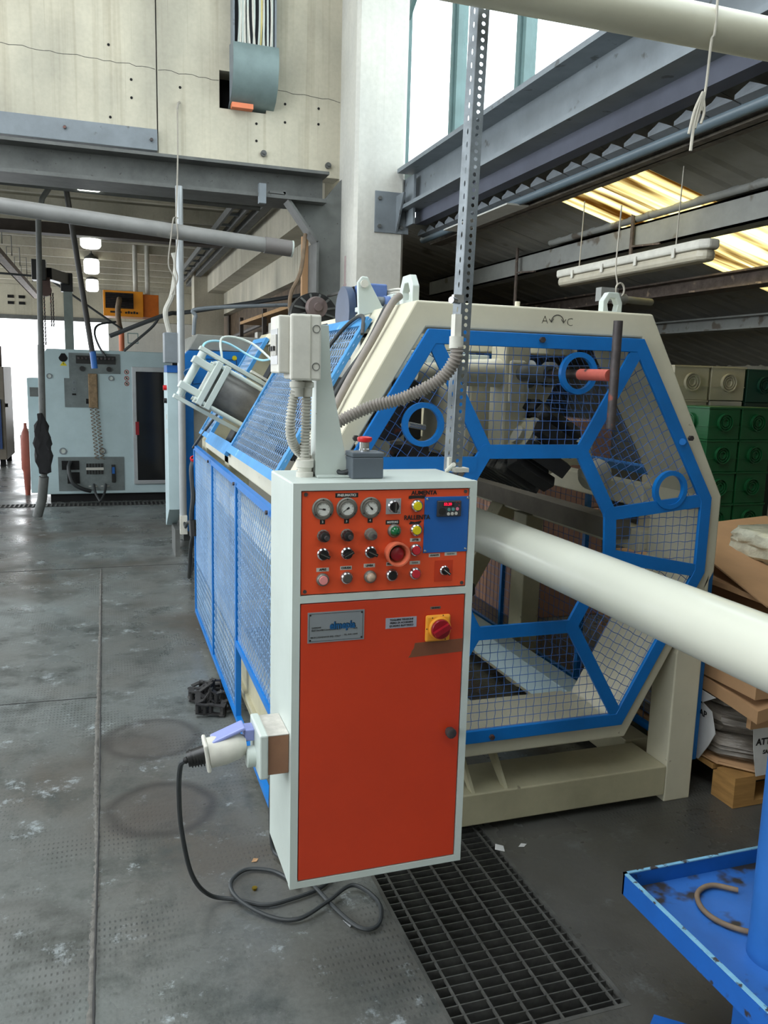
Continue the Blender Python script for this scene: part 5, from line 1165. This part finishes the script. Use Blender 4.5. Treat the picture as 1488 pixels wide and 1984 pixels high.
# corrugated plastic sheets
WS = root('ribbed_panels', (3.3, 3.2, .9), 'stack of pale ribbed plastic panels leaning by the green crates', 'panels')
for k in range(5):
    b = MB(); b.box(3.10+k*.012, 3.65, 3.0, 3.6, .625+k*.034, .655+k*.034); b.box(3.094+k*.012, 3.10+k*.012, 3.0, 3.6, .640+k*.034, .657+k*.034); b.build('panel', mat('pale_ribbed_plastic', (150, 154, 148), .5) if k == 0 else (MATS['pale_ribbed_plastic'] if k < 4 else mat('beige_board', (176, 160, 124), .6)), WS, bevel=.002)
b = MB(); b.box(3.05, 3.6, 3.0, 3.6, .0, .622); tag(b.build('carton_stack', card, None, bevel=.01), 'plain brown carton under the ribbed plastic panels', 'carton')

def crate(cx, cy, z, w_, d_, h, m_, name, label, group):
    r = root(name, (cx, cy, z), label, 'crate', group)
    b = MB(); b.box(cx-w_/2, cx+w_/2, cy-d_/2, cy+d_/2, z, z+h-.002); b.build('crate_body', m_, r, bevel=.004)
    b = MB(); b.box(cx-w_/2-.006, cx+w_/2+.006, cy-d_/2-.006, cy+d_/2+.006, z+h-.014, z+h-.001); b.build('crate_rim', m_, r, bevel=.002)
    for fx, nrm_ in (((cx-.0, cy-d_/2, z+h*.52), (0, -1, 0)), ((cx-w_/2, cy, z+h*.52), (-1, 0, 0))):
        R_ = h*.27; b = MB(); b._lathe([(0, R_), (.022, R_), (.022, R_*.9), (.008, R_*.87), (.008, R_*.75), (.018, R_*.72), (.018, R_*.64), (.006, R_*.6), (.006, R_*.5), (.016, R_*.46), (.016, R_*.36), (.005, R_*.32), (.005, R_*.1)], fx, nrm_, 26); b.build('round_knockout', m_, r, True)
        b = MB(); a = Vector(nrm_); s = Vector((-a.y, a.x, 0)); b.obox(Vector((fx[0], fx[1], z+h*.40))+a*.001, (w_ if nrm_[1] else d_), .006, .005, s, a, (0, 0, 1)); b.build('rib', m_, r)
    return r
names = ['uppermost', 'second from top', 'third from top', 'fourth from top', 'fifth from top', 'sixth from top', 'bottom']
H = .212
for col, (cx, cy) in enumerate(((3.81, 4.53), (4.075, 4.53))):
    for k in range(7):
        z = 1.474-(k+1)*H+.002
        if k < 5: crate(cx-.0, cy, z, .248, .34, H, crate_g, 'green_chamber_crate', 'green plastic chamber box with round knockouts, %s in the %s stack' % (names[k], 'left' if col == 0 else 'right'), 'green chamber boxes')
b = MB(); b.box(3.68, 4.35, 4.36, 4.70, 0, .41); tag(b.build('green_crate_base', crate_g, None, bevel=.01), 'dark green plastic base crate under both green stacks', 'crate')
H2 = .235
for col, (cx, cy) in enumerate(((3.84, 4.88), (4.15, 4.88))):
    for k in range(3 if col == 0 else 1):
        crate(cx, cy+.02, 1.745-(k+1)*H2, .29, .30, H2, crate_c, 'cream_chamber_crate', 'cream plastic chamber box with round knockouts, %s' % (names[k]+' in the stack nearest the machine' if col == 0 else 'second from the machine'), 'cream chamber boxes')
b = MB(); b.box(4.01, 4.29, 4.75, 5.03, 0, 1.505); tag(b.build('grey_carton_column', beigem, None, bevel=.006), 'tall grey carton column behind the green crates', 'carton')
b = MB(); b.box(3.70, 3.98, 4.73, 5.03, 0, 1.035); tag(b.build('cream_crate_base', crate_c, None, bevel=.006), 'tall cream box under the left cream crates', 'crate')
crate(4.47, 4.88, 1.50, .30, .26, .235, mat('dark_teal_plastic', (20, 66, 52), .5), 'teal_chamber_crate', 'dark teal plastic chamber box on top right behind the green stacks', None)
b = MB(); b.box(4.34, 4.66, 4.65, 4.95, 0, 1.498) if 0 else b.box(4.32, 4.62, 4.75, 5.02, 0, 1.498); tag(b.build('dark_crate_pillar', mat('dark_teal_box', (24, 50, 42), .6), None, bevel=.006), 'dark box column behind the right green stack', 'crate')
# brown cartons visible through the machine's far guard
for k, (x, y, z0, z1, lb) in enumerate(((2.9, 5.3, 0, .75, 'large brown carton behind the machine, lower'), (2.95, 5.35, .752, 1.35, 'large brown carton behind the machine, upper'), (2.8, 6.8, 0, 1.2, 'tall brown carton beside the concrete column'))):
    b = MB(); b.box(x-.3, x+.35, y-.5, y+.5, z0, z1); c_ = b.build('brown_carton', mat('dull_cardboard_%d' % k, (118, 88, 72), .8, var=.1), None, bevel=.006); tag(c_, lb, 'carton')
    b = MB(); b.box(x-.302, x-.30, y-.04, y+.04, z0+.01, z1-.01); b.build('tape_strip', tapeb, c_)

# ================================================================ FAR GREY MACHINE
FM = root('grey_enclosed_machine', (0, 11.2, 0), 'pale grey enclosed machine with dark connector plates and a glazed door, far left', 'machine')
YM = 10.6
b = MB(); b.pxz([(-.70, .10), (1.25, .10), (1.25, 1.84), (-.64, 1.84), (-.70, 1.76)], YM, 11.9); b.build('enclosure', mgrey, FM, bevel=.01)
b = MB(); b.box(-.66, 1.2, YM+.05, 11.8, 0, .10); b.build('underside_shade', dark, FM)  # dark block painted as the shade in the gap below the raised machine
b = MB(); b.box(-.885, -.705, YM+.15, 11.6, .10, 1.49); b.build('side_cabinet', mgrey, FM, bevel=.008)
b = MB(); b.box(-.855, -.745, YM+.145, YM+.15, 1.27, 1.38); b.build('side_vent', gsteel_d, FM)
b = MB(); b.pxz([(-.40, 1.80), (.18, 1.80), (.18, 1.565), (-.08, 1.56), (-.08, 1.155), (-.46, 1.155), (-.46, 1.50), (-.40, 1.50)], YM-.008, YM); p1 = b.build('connector_plate', mgrey_d, FM)
b = MB(); b.box(-.56, .20, YM-.008, YM, .14, .555); p2 = b.build('connector_plate', mgrey_d, FM)
b = MB(); b.box(-.32, .13, YM-.014, YM-.008, 1.675, 1.772); tb = b.build('terminal_strip', black, p1)
for k in range(10): b = MB(); b.cyl((-.29+k*.043, YM-.014, 1.745), (-.29+k*.043, YM-.06, 1.74), .014, 10); b.build('plug', steel_d, p1, True)
for x in (-.252, .052): b = MB(); b.cyl((x, YM-.008, 1.617), (x, YM-.03, 1.617), .03, 20); b.build('round_port', black, p1, True)
for z, r in ((1.45, .022), (1.37, .022)): b = MB(); b.ring(circ(-.348, z, r), circ(-.348, z, r*.65), fy(YM-.014), fy(YM-.008)); b.build('key_switch', gsteel, p1)
b = MB(); b.box(-.375, -.33, YM-.012, YM-.008, 1.30, 1.32); b.build('switch_label', dark, p1)
b = MB(); b.box(-.22, -.17, YM-.014, YM-.008, 1.20, 1.26); b.build('dark_socket', dark, p1)
for x, z, r in ((-.623, 1.519, .032), (.073, 1.51, .032), (-.50, .627, .042), (-.049, .626, .042)):
    b = MB(); b.ring(circ(x, z, r, 24), circ(x, z, r*.68, 24), fy(YM-.012), fy(YM)); b.build('port_ring', gsteel, FM, True)
    b = MB(); b.cyl((x, YM-.002, z), (x, YM-.004, z), r*.68, 20); b.build('port_cap', white, FM)
b = MB(); b.pxz([(-.462+.05*cos(a), 1.74+.05*sin(a)) for a in [pi+pi*k/12 for k in range(13)]]+[(-.412, 1.74), (-.44, 1.79), (-.48, 1.79), (-.512, 1.74)], YM-.004, YM); b.build('cutout', dark, FM)
b = MB(); b.pxz([(-.50, 1.645), (-.42, 1.645), (-.46, 1.70)], YM-.004, YM); wt = b.build('warning_triangle', yellow, FM)
b = MB(); b.pxz([(-.463, 1.688), (-.452, 1.675), (-.458, 1.672), (-.452, 1.655), (-.468, 1.674), (-.461, 1.676)], YM-.006, YM-.004); b.build('warning_bolt', ink, wt)
for k, z in enumerate((1.59, 1.515, 1.45)):
    b = MB(); b.ring(circ(.255, z, .028), circ(.255, z, .021), fy(YM-.004), fy(YM)); pg_ = b.build('prohibition_ring', redd, FM)
    b = MB(); b.cyl((.255, YM, z), (.255, YM-.003, z), .021, 18); b.build('prohibition_field', labelw, FM)
    b = MB(); b.bar((.24, YM-.004, z+.014), (.27, YM-.004, z-.014), .006, .002, (0, 1, 0)); b.obox((.255, YM-.0035, z), .016, .001, .02); b.build('prohibition_mark', ink, FM)
b = MB(); b.ring(frect(.315, .90, .215, 1.655), frect(.362, .855, .262, 1.598), fy(YM-.03), fy(YM)); dr = b.build('glazed_door', alu, FM, bevel=.003)
b = MB(); b.box(.36, .86, YM-.012, YM-.006, .26, 1.60); b.build('door_glass', glassm, dr)
b = MB(); b.box(.345, .385, YM-.06, YM-.03, .83, .99); b.build('red_handle', redd, dr)
b = MB(); b.box(.40, .62, YM-.014, YM-.012, 1.27, 1.36); b.build('glass_reflection_panel', beigem, dr) if 0 else None
b = MB(); b.box(-.52, -.32, YM-.014, YM-.008, .40, .51); b.box(-.46, -.32, YM-.014, YM-.008, .23, .37); b.build('dark_opening', dark, p2)
b = MB()
for r_ in range(2):
    for k in range(6): b.box(-.24+k*.034, -.24+k*.034+.024, YM-.02, YM-.008, .345+r_*.085, .39+r_*.085)
b.build('socket_rows', black, p2); b = MB(); b.box(-.245, -.04, YM-.016, YM-.008, .395, .425); b.build('socket_label', labelw, p2)
b = MB(); b.box(.05, .095, YM-.03, YM-.008, .24, .46); b.build('filter_bowl', black, p2, bevel=.004); b = MB(); b.box(.058, .088, YM-.034, YM-.03, .35, .43); b.build('blue_sight', panel_blue, p2)
b = MB(); b.tube(spline([(-.42, YM-.02, .50), (-.44, YM-.08, .42), (-.40, YM-.12, .26), (-.30, YM-.10, .18), (-.2, YM-.05, .14)]), .024, 10); b.build('thick_hose', cablem, p2, True)
for x in (-.16, -.02): b = MB(); b.tube(spline([(x, YM-.02, .22), (x+.02*(1 if x < -.1 else -1), YM-.12, .12), (-.09, YM-.2, .03)]), .014, 8); b.build('floor_hose', cablem, p2, True)
for k in range(4): b = MB(); b.box(-.22+k*.07, -.19+k*.07, YM-.011, YM-.008, .19, .20); b.build('small_label', labelw, p2)
b = MB(); b.box(-.265, -.265+.19, YM-.03, YM-.008, 1.15, 1.70) if 0 else b.box(-.19, -.085, YM-.035, YM-.010, 1.15, 1.56); b.build('coiled_hose_bundle', mat('tan_hose_bundle', (138, 116, 88), .8, var=.25, scale=25, bump=.5), FM, bevel=.01)
for x0_, x1_ in ((-.155, -.135), (-.10, -.075)):
    P = []
    for k in range(200):
        t = k/199; P.append((x0_+(x1_-x0_)*t*2+.022*cos(t*2*pi*14), YM-.05+.02*sin(t*2*pi*14), 1.15-.62*t))
    b = MB(); b.tube(P, .005, 5); b.build('spiral_hose', ropeg, FM, True)
b = MB(); b.tube(spline([(.15, YM+.3, 2.2), (-.05, YM+.2, 2.15), (-.1, YM+.1, 2.05), (-.06, YM+.0, 1.9), (.02, YM-.04, 1.76)]), .014, 6); b.build('top_hose', cablem, FM, True)

# poles and slanting conduit in front of the grey machine
b = MB(); b.tube([(-.40, 9.5, 3.56), (-.47, 9.5, 3.47), (-.56, 9.5, 3.33), (-.605, 9.5, 3.1), (-.63, 9.5, 1.8)], .028, 12); b.tube([(-.63, 9.5, 1.85), (-.65, 9.5, .45)], .034, 12); b.tube([(-.65, 9.5, .45), (-.68, 9.55, .2), (-.74, 9.6, .0)], .05, 10); tag(b.build('service_pole', gsteel_d, None, True), 'leftmost dark grey service pole with a bent top, standing before the grey machine', 'pole')
b = MB(); b.tube([(-.34, 9.5, 3.55), (-.175, 9.5, 2.23), (-.115, 9.5, 1.76)], .030, 10); scd = b.build('slanting_conduit', mat('black_conduit', (50, 48, 46), .6), None, True); tag(scd, 'dark conduit slanting down from the beam to the grey machine', 'conduit')
b = MB(); b.tube([(-.115, 9.5, 1.80), (-.10, 9.5, 1.62)], .034, 10); b.build('blue_plug_end', panel_blue, scd, True)
b = lump(-.735, -.60, 9.40, 9.48, .50, 1.13, 9); 
V2 = []
for (x, y, z) in b.v:
    t = (z-.5)/.63; s = .35+.65*sin(pi*min(1, max(0, t)))**.7; V2.append((-.655+(x+.6675)*s+(.05 if x > -.667 else -.01)*(1-t)+.012*sin(z*37+x*60), y, z+.01*sin(x*90)))
b.v = V2; tag(b.build('black_cloth', mat('black_cloth', (30, 30, 32), .95, var=.2), None, True), 'black cloth tied round the leftmost service pole', 'cloth')
b = MB(); b.cyl((.615, 7.2, .36), (.615, 7.2, 3.1), .031, 14); wp_ = b.build('grey_conduit_pole', mat('pale_grey_tube', (158, 162, 164), .35, .3, var=.08), None, True); tag(wp_, 'pale grey vertical conduit pole left of the blue machine', 'pole')
b = MB(); b.box(.585, .645, 7.14, 7.2, .22, .38); b.build('bottom_socket', dusty, wp_)
# jib hoist
JH = root('jib_hoist', (-.40, 10.9, 0), 'grey column jib with dark arm and hanging hand chain hoist', 'hoist')
b = MB(); b.box(-.49, -.38, 11.95, 12.05, 0, 2.72); b.build('jib_column', mat('grey_green_column', (120, 130, 126), .5), JH)
b = MB(); b.box(-.52, -.37, 11.93, 12.07, 2.62, 2.86); b.bar((-.45, 12, 2.78), (-.64, 11.2, 2.76), .12, .14); b.box(-.80, -.64, 11.0, 11.2, 2.66, 2.90); b.build('jib_arm', black, JH, bevel=.006)
b = MB(); b.cyl((-.66, 11.05, 2.55), (-.66, 11.13, 2.55), .075, 18); b.box(-.72, -.60, 11.06, 11.12, 2.56, 2.70); b.build('chain_block', mat('rusty_dark_block', (70, 48, 42), .6), JH, True)
for x, z1_ in ((-.70, 1.7), (-.675, 1.9), (-.60, 2.15), (-.575, 2.15)):
    z = 2.52
    b = MB()
    while z > z1_: b.tube([(x+(.35*0), 11.08, z), (x+.004, 11.08, z-.018)], .009, 5); b.tube([(x, 11.085, z-.02), (x, 11.075, z-.04)], .009, 5); z -= .045
    b.build('hand_chain', steel_d, JH)
# red extinguisher-like gas bottle at far left and equipment at the picture's left edge
b = MB(); b._lathe([(.0, .03), (.30, .045), (.34, .062), (.72, .062), (.80, .045), (.86, .02), (.92, .02)], (-.97, 11.3, 0), (0, 0, 1), 18); tag(b.build('red_cylinder', mat('faded_red_paint', (140, 70, 54), .6, var=.15), None, True), 'faded red cylinder beside the far side of the grey machine', 'cylinder')
LM = root('edge_machine', (-1.75, 14.9, 0), 'dark grey and blue machine cut by the left picture edge', 'machine')
b = MB(); b.box(-2.4, -1.54, 14.6, 15.8, .12, 1.62); b.build('machine_body', mat('brown_grey_body', (112, 104, 92), .5), LM, bevel=.01)
b = MB(); b.box(-2.4, -1.60, 14.57, 14.6, .3, 1.1); b.build('blue_panel', mat('navy_panel', (30, 60, 110), .5), LM)
b = MB(); b.box(-1.66, -1.58, 14.7, 14.85, 1.62, 1.95); b.box(-1.72, -1.6, 14.6, 14.9, 1.62, 1.72); b.build('top_fitting', rust, LM, bevel=.01)
for y in (14.7, 15.6): b = MB(); b.box(-1.66, -1.58, y, y+.08, 0, .13); b.build('foot', dark, LM)
b = MB(); b.cyl((-1.54, 14.7, 1.0), (-1.50, 14.7, 1.0), .03, 12); b.build('side_knob', black, LM)
for k in range(6):
    b = MB(); b.cyl((-1.52+k*.11, 18.5, .30+(k % 2)*.14), (-1.52+k*.11, 19.5, .30+(k % 2)*.14), .07, 16)
    tag(b.build('stored_pipe', pvc_c, None, True), 'pale pipe end, %s from the left in the pile by the far doorway' % ('first', 'second', 'third', 'fourth', 'fifth', 'sixth')[k], 'pipe', 'pipe pile by the far doorway')
b = MB(); b.box(-1.7, -.8, 18.6, 19.4, 0, .228); tag(b.build('pipe_cradle', steel_d), 'dark cradle under the pipe pile by the far doorway', 'cradle')

# ================================================================ BLUE AND BEIGE MACHINE AND ITS CONTROL CABINET
BMn = root('blue_beige_machine', (1.1, 8.5, 0), 'tall beige machine with bright blue front frame behind the cream haul-off', 'machine')
b = MB(); b.box(.74, 1.75, 7.70, 9.6, .10, 1.90) if 0 else b.pxz([(.74, .12), (1.74, .12), (1.74, 1.86), (.80, 1.86), (.70, 1.80)], 7.78, 9.5); b.build('machine_body', beigem, BMn, bevel=.01)
b = MB(); b.pxz([(.635, .20), (.76, .10), (.76, 1.30), (1.0, 1.45), (1.74, 1.50), (1.74, 1.80), (.72, 1.80), (.60, 1.66)], 7.66, 7.78); b.build('blue_front_frame', blue, BMn, bevel=.004)
b = MB(); b.ring([(.75, 1.50), (1.15, 1.55), (1.15, 1.73), (.80, 1.73)], [(.755, 1.503), (1.145, 1.553), (1.145, 1.727), (.803, 1.727)], fy(7.655), fy(7.66)); b.build('panel_seam', logo_d, BMn)
b = MB(); b.box(.68, .90, 7.9, 9.4, 1.80, 1.95) if 0 else b.pxz([(.72, 1.805), (1.70, 1.805), (1.70, 1.93), (.80, 1.95)], 7.72, 9.4); b.build('grey_hood', mat('grey_hood_paint', (140, 142, 136), .5), BMn, bevel=.01)
for x, m_ in ((1.13, yellow), (1.24, labelw)): b = MB(); b.cyl((x, 7.66, 1.745), (x, 7.655, 1.745), .022, 14); b.build('round_sticker', m_, BMn)
b = MB(); b.box(.66, .72, 7.7, 7.8, .05, .2); b.cyl((.69, 7.75, .0), (.69, 7.75, .05), .09, 18, .06); b.build('levelling_foot', gsteel_d, BMn, True)
b = MB(); b.box(.74, .80, 7.74, 7.78, .2, .6); b.build('dark_recess', dark, BMn)
BC = root('narrow_control_cabinet', (.56, 7.4, 0), 'narrow pale grey control cabinet with red button beside the blue frame', 'control cabinet')
b = MB(); b.pyz([(7.25, .42), (7.62, .22), (7.66, .22), (7.66, 1.60), (7.25, 1.60)], .50, .595); b.build('cabinet_body', mgrey, BC, bevel=.004)
b = MB(); b.box(.48, .59, 7.2, 7.4, 1.68, 1.93); b.build('grey_junction_box', gsteel, BC, bevel=.006); b = MB(); b.box(.50, .59, 7.24, 7.6, 1.60, 1.66); b.build('blue_cap', panel_blue, BC); b = MB(); b.box(.55, .62, 7.3, 7.45, 1.5, 1.90); b.build('box_back', black, BC)
b = MB(); b.cyl((.50, 7.3, 1.47), (.47, 7.3, 1.47), .022, 14); b.build('red_button', redm, BC, True); b = MB(); b.cyl((.50, 7.3, 1.36), (.475, 7.3, 1.36), .022, 14); b.build('black_switch', black, BC, True)
for z in (1.2, 1.08): b = MB(); b.box(.497, .50, 7.3, 7.36, z, z+.04); b.build('cabinet_label', labelw, BC)
b = MB(); b.box(.55, .59, 7.25, 7.65, .0, .24); b.build('cabinet_leg', gsteel_d, BC)
b = MB(); b.tube(spline([(.53, 7.3, 1.93), (.50, 7.3, 2.1), (.56, 7.35, 2.25), (.60, 7.4, 2.5), (.58, 7.4, 2.6)]), .022, 8); b.build('riser_conduit', conduitl, BC, True)
# cables between the machines
for pts, r, nm, lb, ct_ in (
    ([(.62, 7.2, .36), (.62, 7.05, .30), (.60, 6.6, .42), (.56, 5.6, .60), (.535, 5.25, .66)], .012, 'sagging_cable', 'black cable sagging from the grey pole to the mesh guard', 'cable'),
    ([(.53, 5.2, 1.10), (.495, 5.15, 1.02), (.50, 5.13, .85), (.49, 5.14, .72), (.50, 5.15, .62)], .016, 'tied_cables', 'black cables tied with a red band at the far end of the mesh guard', 'cable'),
    ([(.51, 5.17, .64), (.50, 5.3, .5), (.52, 5.6, .30), (.55, 6.0, .12), (.62, 6.6, .03), (.68, 7.1, .012)], .014, 'floor_cable', 'black cable dropping from the mesh guard end to the floor', 'cable'),
    ([(.50, 5.1, 1.15), (.56, 4.95, 1.27), (.64, 4.85, 1.40), (.665, 4.8, 1.45)], .008, 'short_cable', 'thin black cable rising past the air cylinder', 'cable'),
    ([(.06, 9.0, 1.95), (.62, 9.0, 2.19), (.85, 9.0, 2.23), (1.95, 8.5, 2.42)], .022, 'dark_guy_bar', 'dark bar rising to the right over the grey machine', 'bar'),
    ([(.20, 9.2, 1.81), (.36, 9.2, 1.95), (.50, 9.2, 2.08), (.58, 9.2, 2.2)], .014, 'diagonal_cable', 'black cable running diagonally before the far wall', 'cable'),
    ([(-3.0, 14, 3.05), (-.95, 14, 3.0), (-.8, 14, 2.98), (-.4, 14, 2.72), (0, 14, 2.45), (.3, 14, 2.25)], .016, 'ceiling_cable', 'thin dark cable crossing the far hall at the left', 'cable'),
    ([(.80, 8.0, 1.95), (.82, 8.0, 2.12), (.90, 8.0, 2.20), (2.0, 8.0, 2.30)], .018, 'bent_rail', 'thin grey bent rail above the beige machine', 'rail'),
    ([(1.72, 7.40, 2.84), (1.64, 7.22, 2.5), (1.55, 7.2, 2.3), (1.55, 7.2, 2.12), (1.62, 7.2, 1.95)], .018, 'hanging_tan_hose', 'tan hose hanging beside the steel knee brace', 'hose')):
    b = MB(); b.tube(spline(pts), r, 8); o_ = b.build(nm, ropeg if 'tan' in nm else (gsteel if 'rail' in nm else cablem), None, True); tag(o_, lb, ct_)
    if nm == 'tied_cables':
        b = MB(); b.tube([(.505, 5.13, .60), (.50, 5.13, .70)], .03, 8); b.build('cable_bundle_box', black, o_)
        b = MB(); b.pipe((.515, 5.17, 1.065), (.508, 5.16, 1.085), .024, .016, 12); b.build('red_band', redm, o_)

# ================================================================ HEATER, LAMPS, PIPES IN THE FAR HALL
HT = root('unit_heater', (.35, 15.3, 2.5), 'orange warm-air unit heater with black louvres high on the far side', 'heater')
b = MB(); b.box(.01, .66, 15.0, 15.6, 2.52, 2.945); b.build('heater_body', heat, HT, bevel=.008)
b = MB(); b.box(.66, .92, 15.05, 15.7, 2.53, 2.91); b.build('burner_box', mat('darker_orange_paint', (214, 110, 20), .5), HT, bevel=.008)
b = MB(); b.box(.045, .50, 14.992, 15.0, 2.65, 2.91); b.build('louvre_recess', dark, HT)
for k in range(9): b = MB(); b.obox((.272, 14.985, 2.665+k*.028), .45, .03, .003, (1, 0, 0), (0, .8, -.6), (0, .6, .8)); b.build('louvre', steel_d, HT)
b = MB(); b.box(.12, .30, 14.99, 15.0, 2.575, 2.605)
for k in range(5): b.box(.36+k*.045, .39+k*.045, 14.99, 15.0, 2.57, 2.60+.012*(k % 2))
b.build('heater_lettering', black, HT)
b = MB(); b.tube(spline([(.27, 14.95, 2.80), (.26, 14.8, 2.74), (.24, 14.8, 2.62), (.25, 14.8, 2.4), (.29, 14.9, 2.25)]), .045, 10); b.build('flexible_flue', ropeg, HT, True)
b = MB(); b.cyl((.29, 14.9, 0), (.29, 14.9, 2.26), .045, 14); tag(b.build('terracotta_downpipe', terracotta, None, True), 'orange plastic downpipe below the unit heater', 'pipe')
for x in (.55, .75): b = MB(); b.cyl((x, 15.3, 2.93), (x, 15.3, 3.75), .04, 10); b.build('hanger_pipe', dusty, HT, True)
for k, (x, y, z) in enumerate(((-.09, 12.0, 3.62+.0), (-.11, 13.6, 3.60), (-.155, 17.0, 3.58), (-.20, 20.5, 3.55))):
    y = (9.0, 12.3, 16.4, 20.0)[k]; x = -.06-.01*y+.05; z = (3.60, 3.50, 3.60, 3.60)[k]
    L_ = root('bell_lamp', (x, y, z), ('nearest', 'second', 'third', 'farthest')[k]+' lit bell lamp of the row under the far ceiling', 'lamp', 'lit bell lamps in a row')
    b = MB(); b._lathe([(0, .13), (.03, .12), (.07, .05), (.10, .03)], (x, y, z), (0, 0, 1), 18); b.build('lamp_cap', gsteel_d, L_)
    b = MB(); b._lathe([(0, .12), (-.04, .135), (-.22, .135), (-.26, .11)], (x, y, z), (0, 0, 1), 18); b.build('lamp_diffuser', emis('lamp_glow', (250, 255, 245), 4.0) if k == 0 else bpy.data.materials['lamp_glow'], L_, bevel=.02)
    b = MB(); b.cyl((x, y, z+.09), (x, y, 3.775), .012, 6); b.build('lamp_rod', gsteel_d, L_)
# cluttered storage racks seen below the panelled side wall
RK = root('storage_rack', (2.2, 11, 0), 'dark cluttered storage rack below the concrete side wall', 'rack')
for y in (8.6, 10.2, 12.0):
    for x in (1.85, 2.2): b = MB(); b.box(x, x+.05, y, y+.05, 0, 2.4); b.build('rack_post', ST, RK)
for z in (1.2, 1.85, 2.3): b = MB(); b.box(1.85, 2.25, 8.66, 11.99, z, z+.04); b.build('rack_shelf', wood, RK)
rnd = random.Random(5)
for k in range(14):
    y = 8.7+k*.24; z = (1.24, 1.89)[k % 2]; h = rnd.uniform(.1, .35); b = MB(); b.box(1.90, 2.15, y, y+.2, z+.001, z+h)
    tag(b.build('stored_box', (card, beigem, ST, steel_d)[k % 4], None, bevel=.004), '%s box, %s from the near end on the %s rack shelf' % (('brown', 'grey beige', 'dark brown', 'dark metal')[k % 4], ('first', 'second', 'third', 'fourth', 'fifth', 'sixth', 'seventh')[k//2], ('lower', 'upper')[k % 2]), 'box', 'boxes on the dark rack')
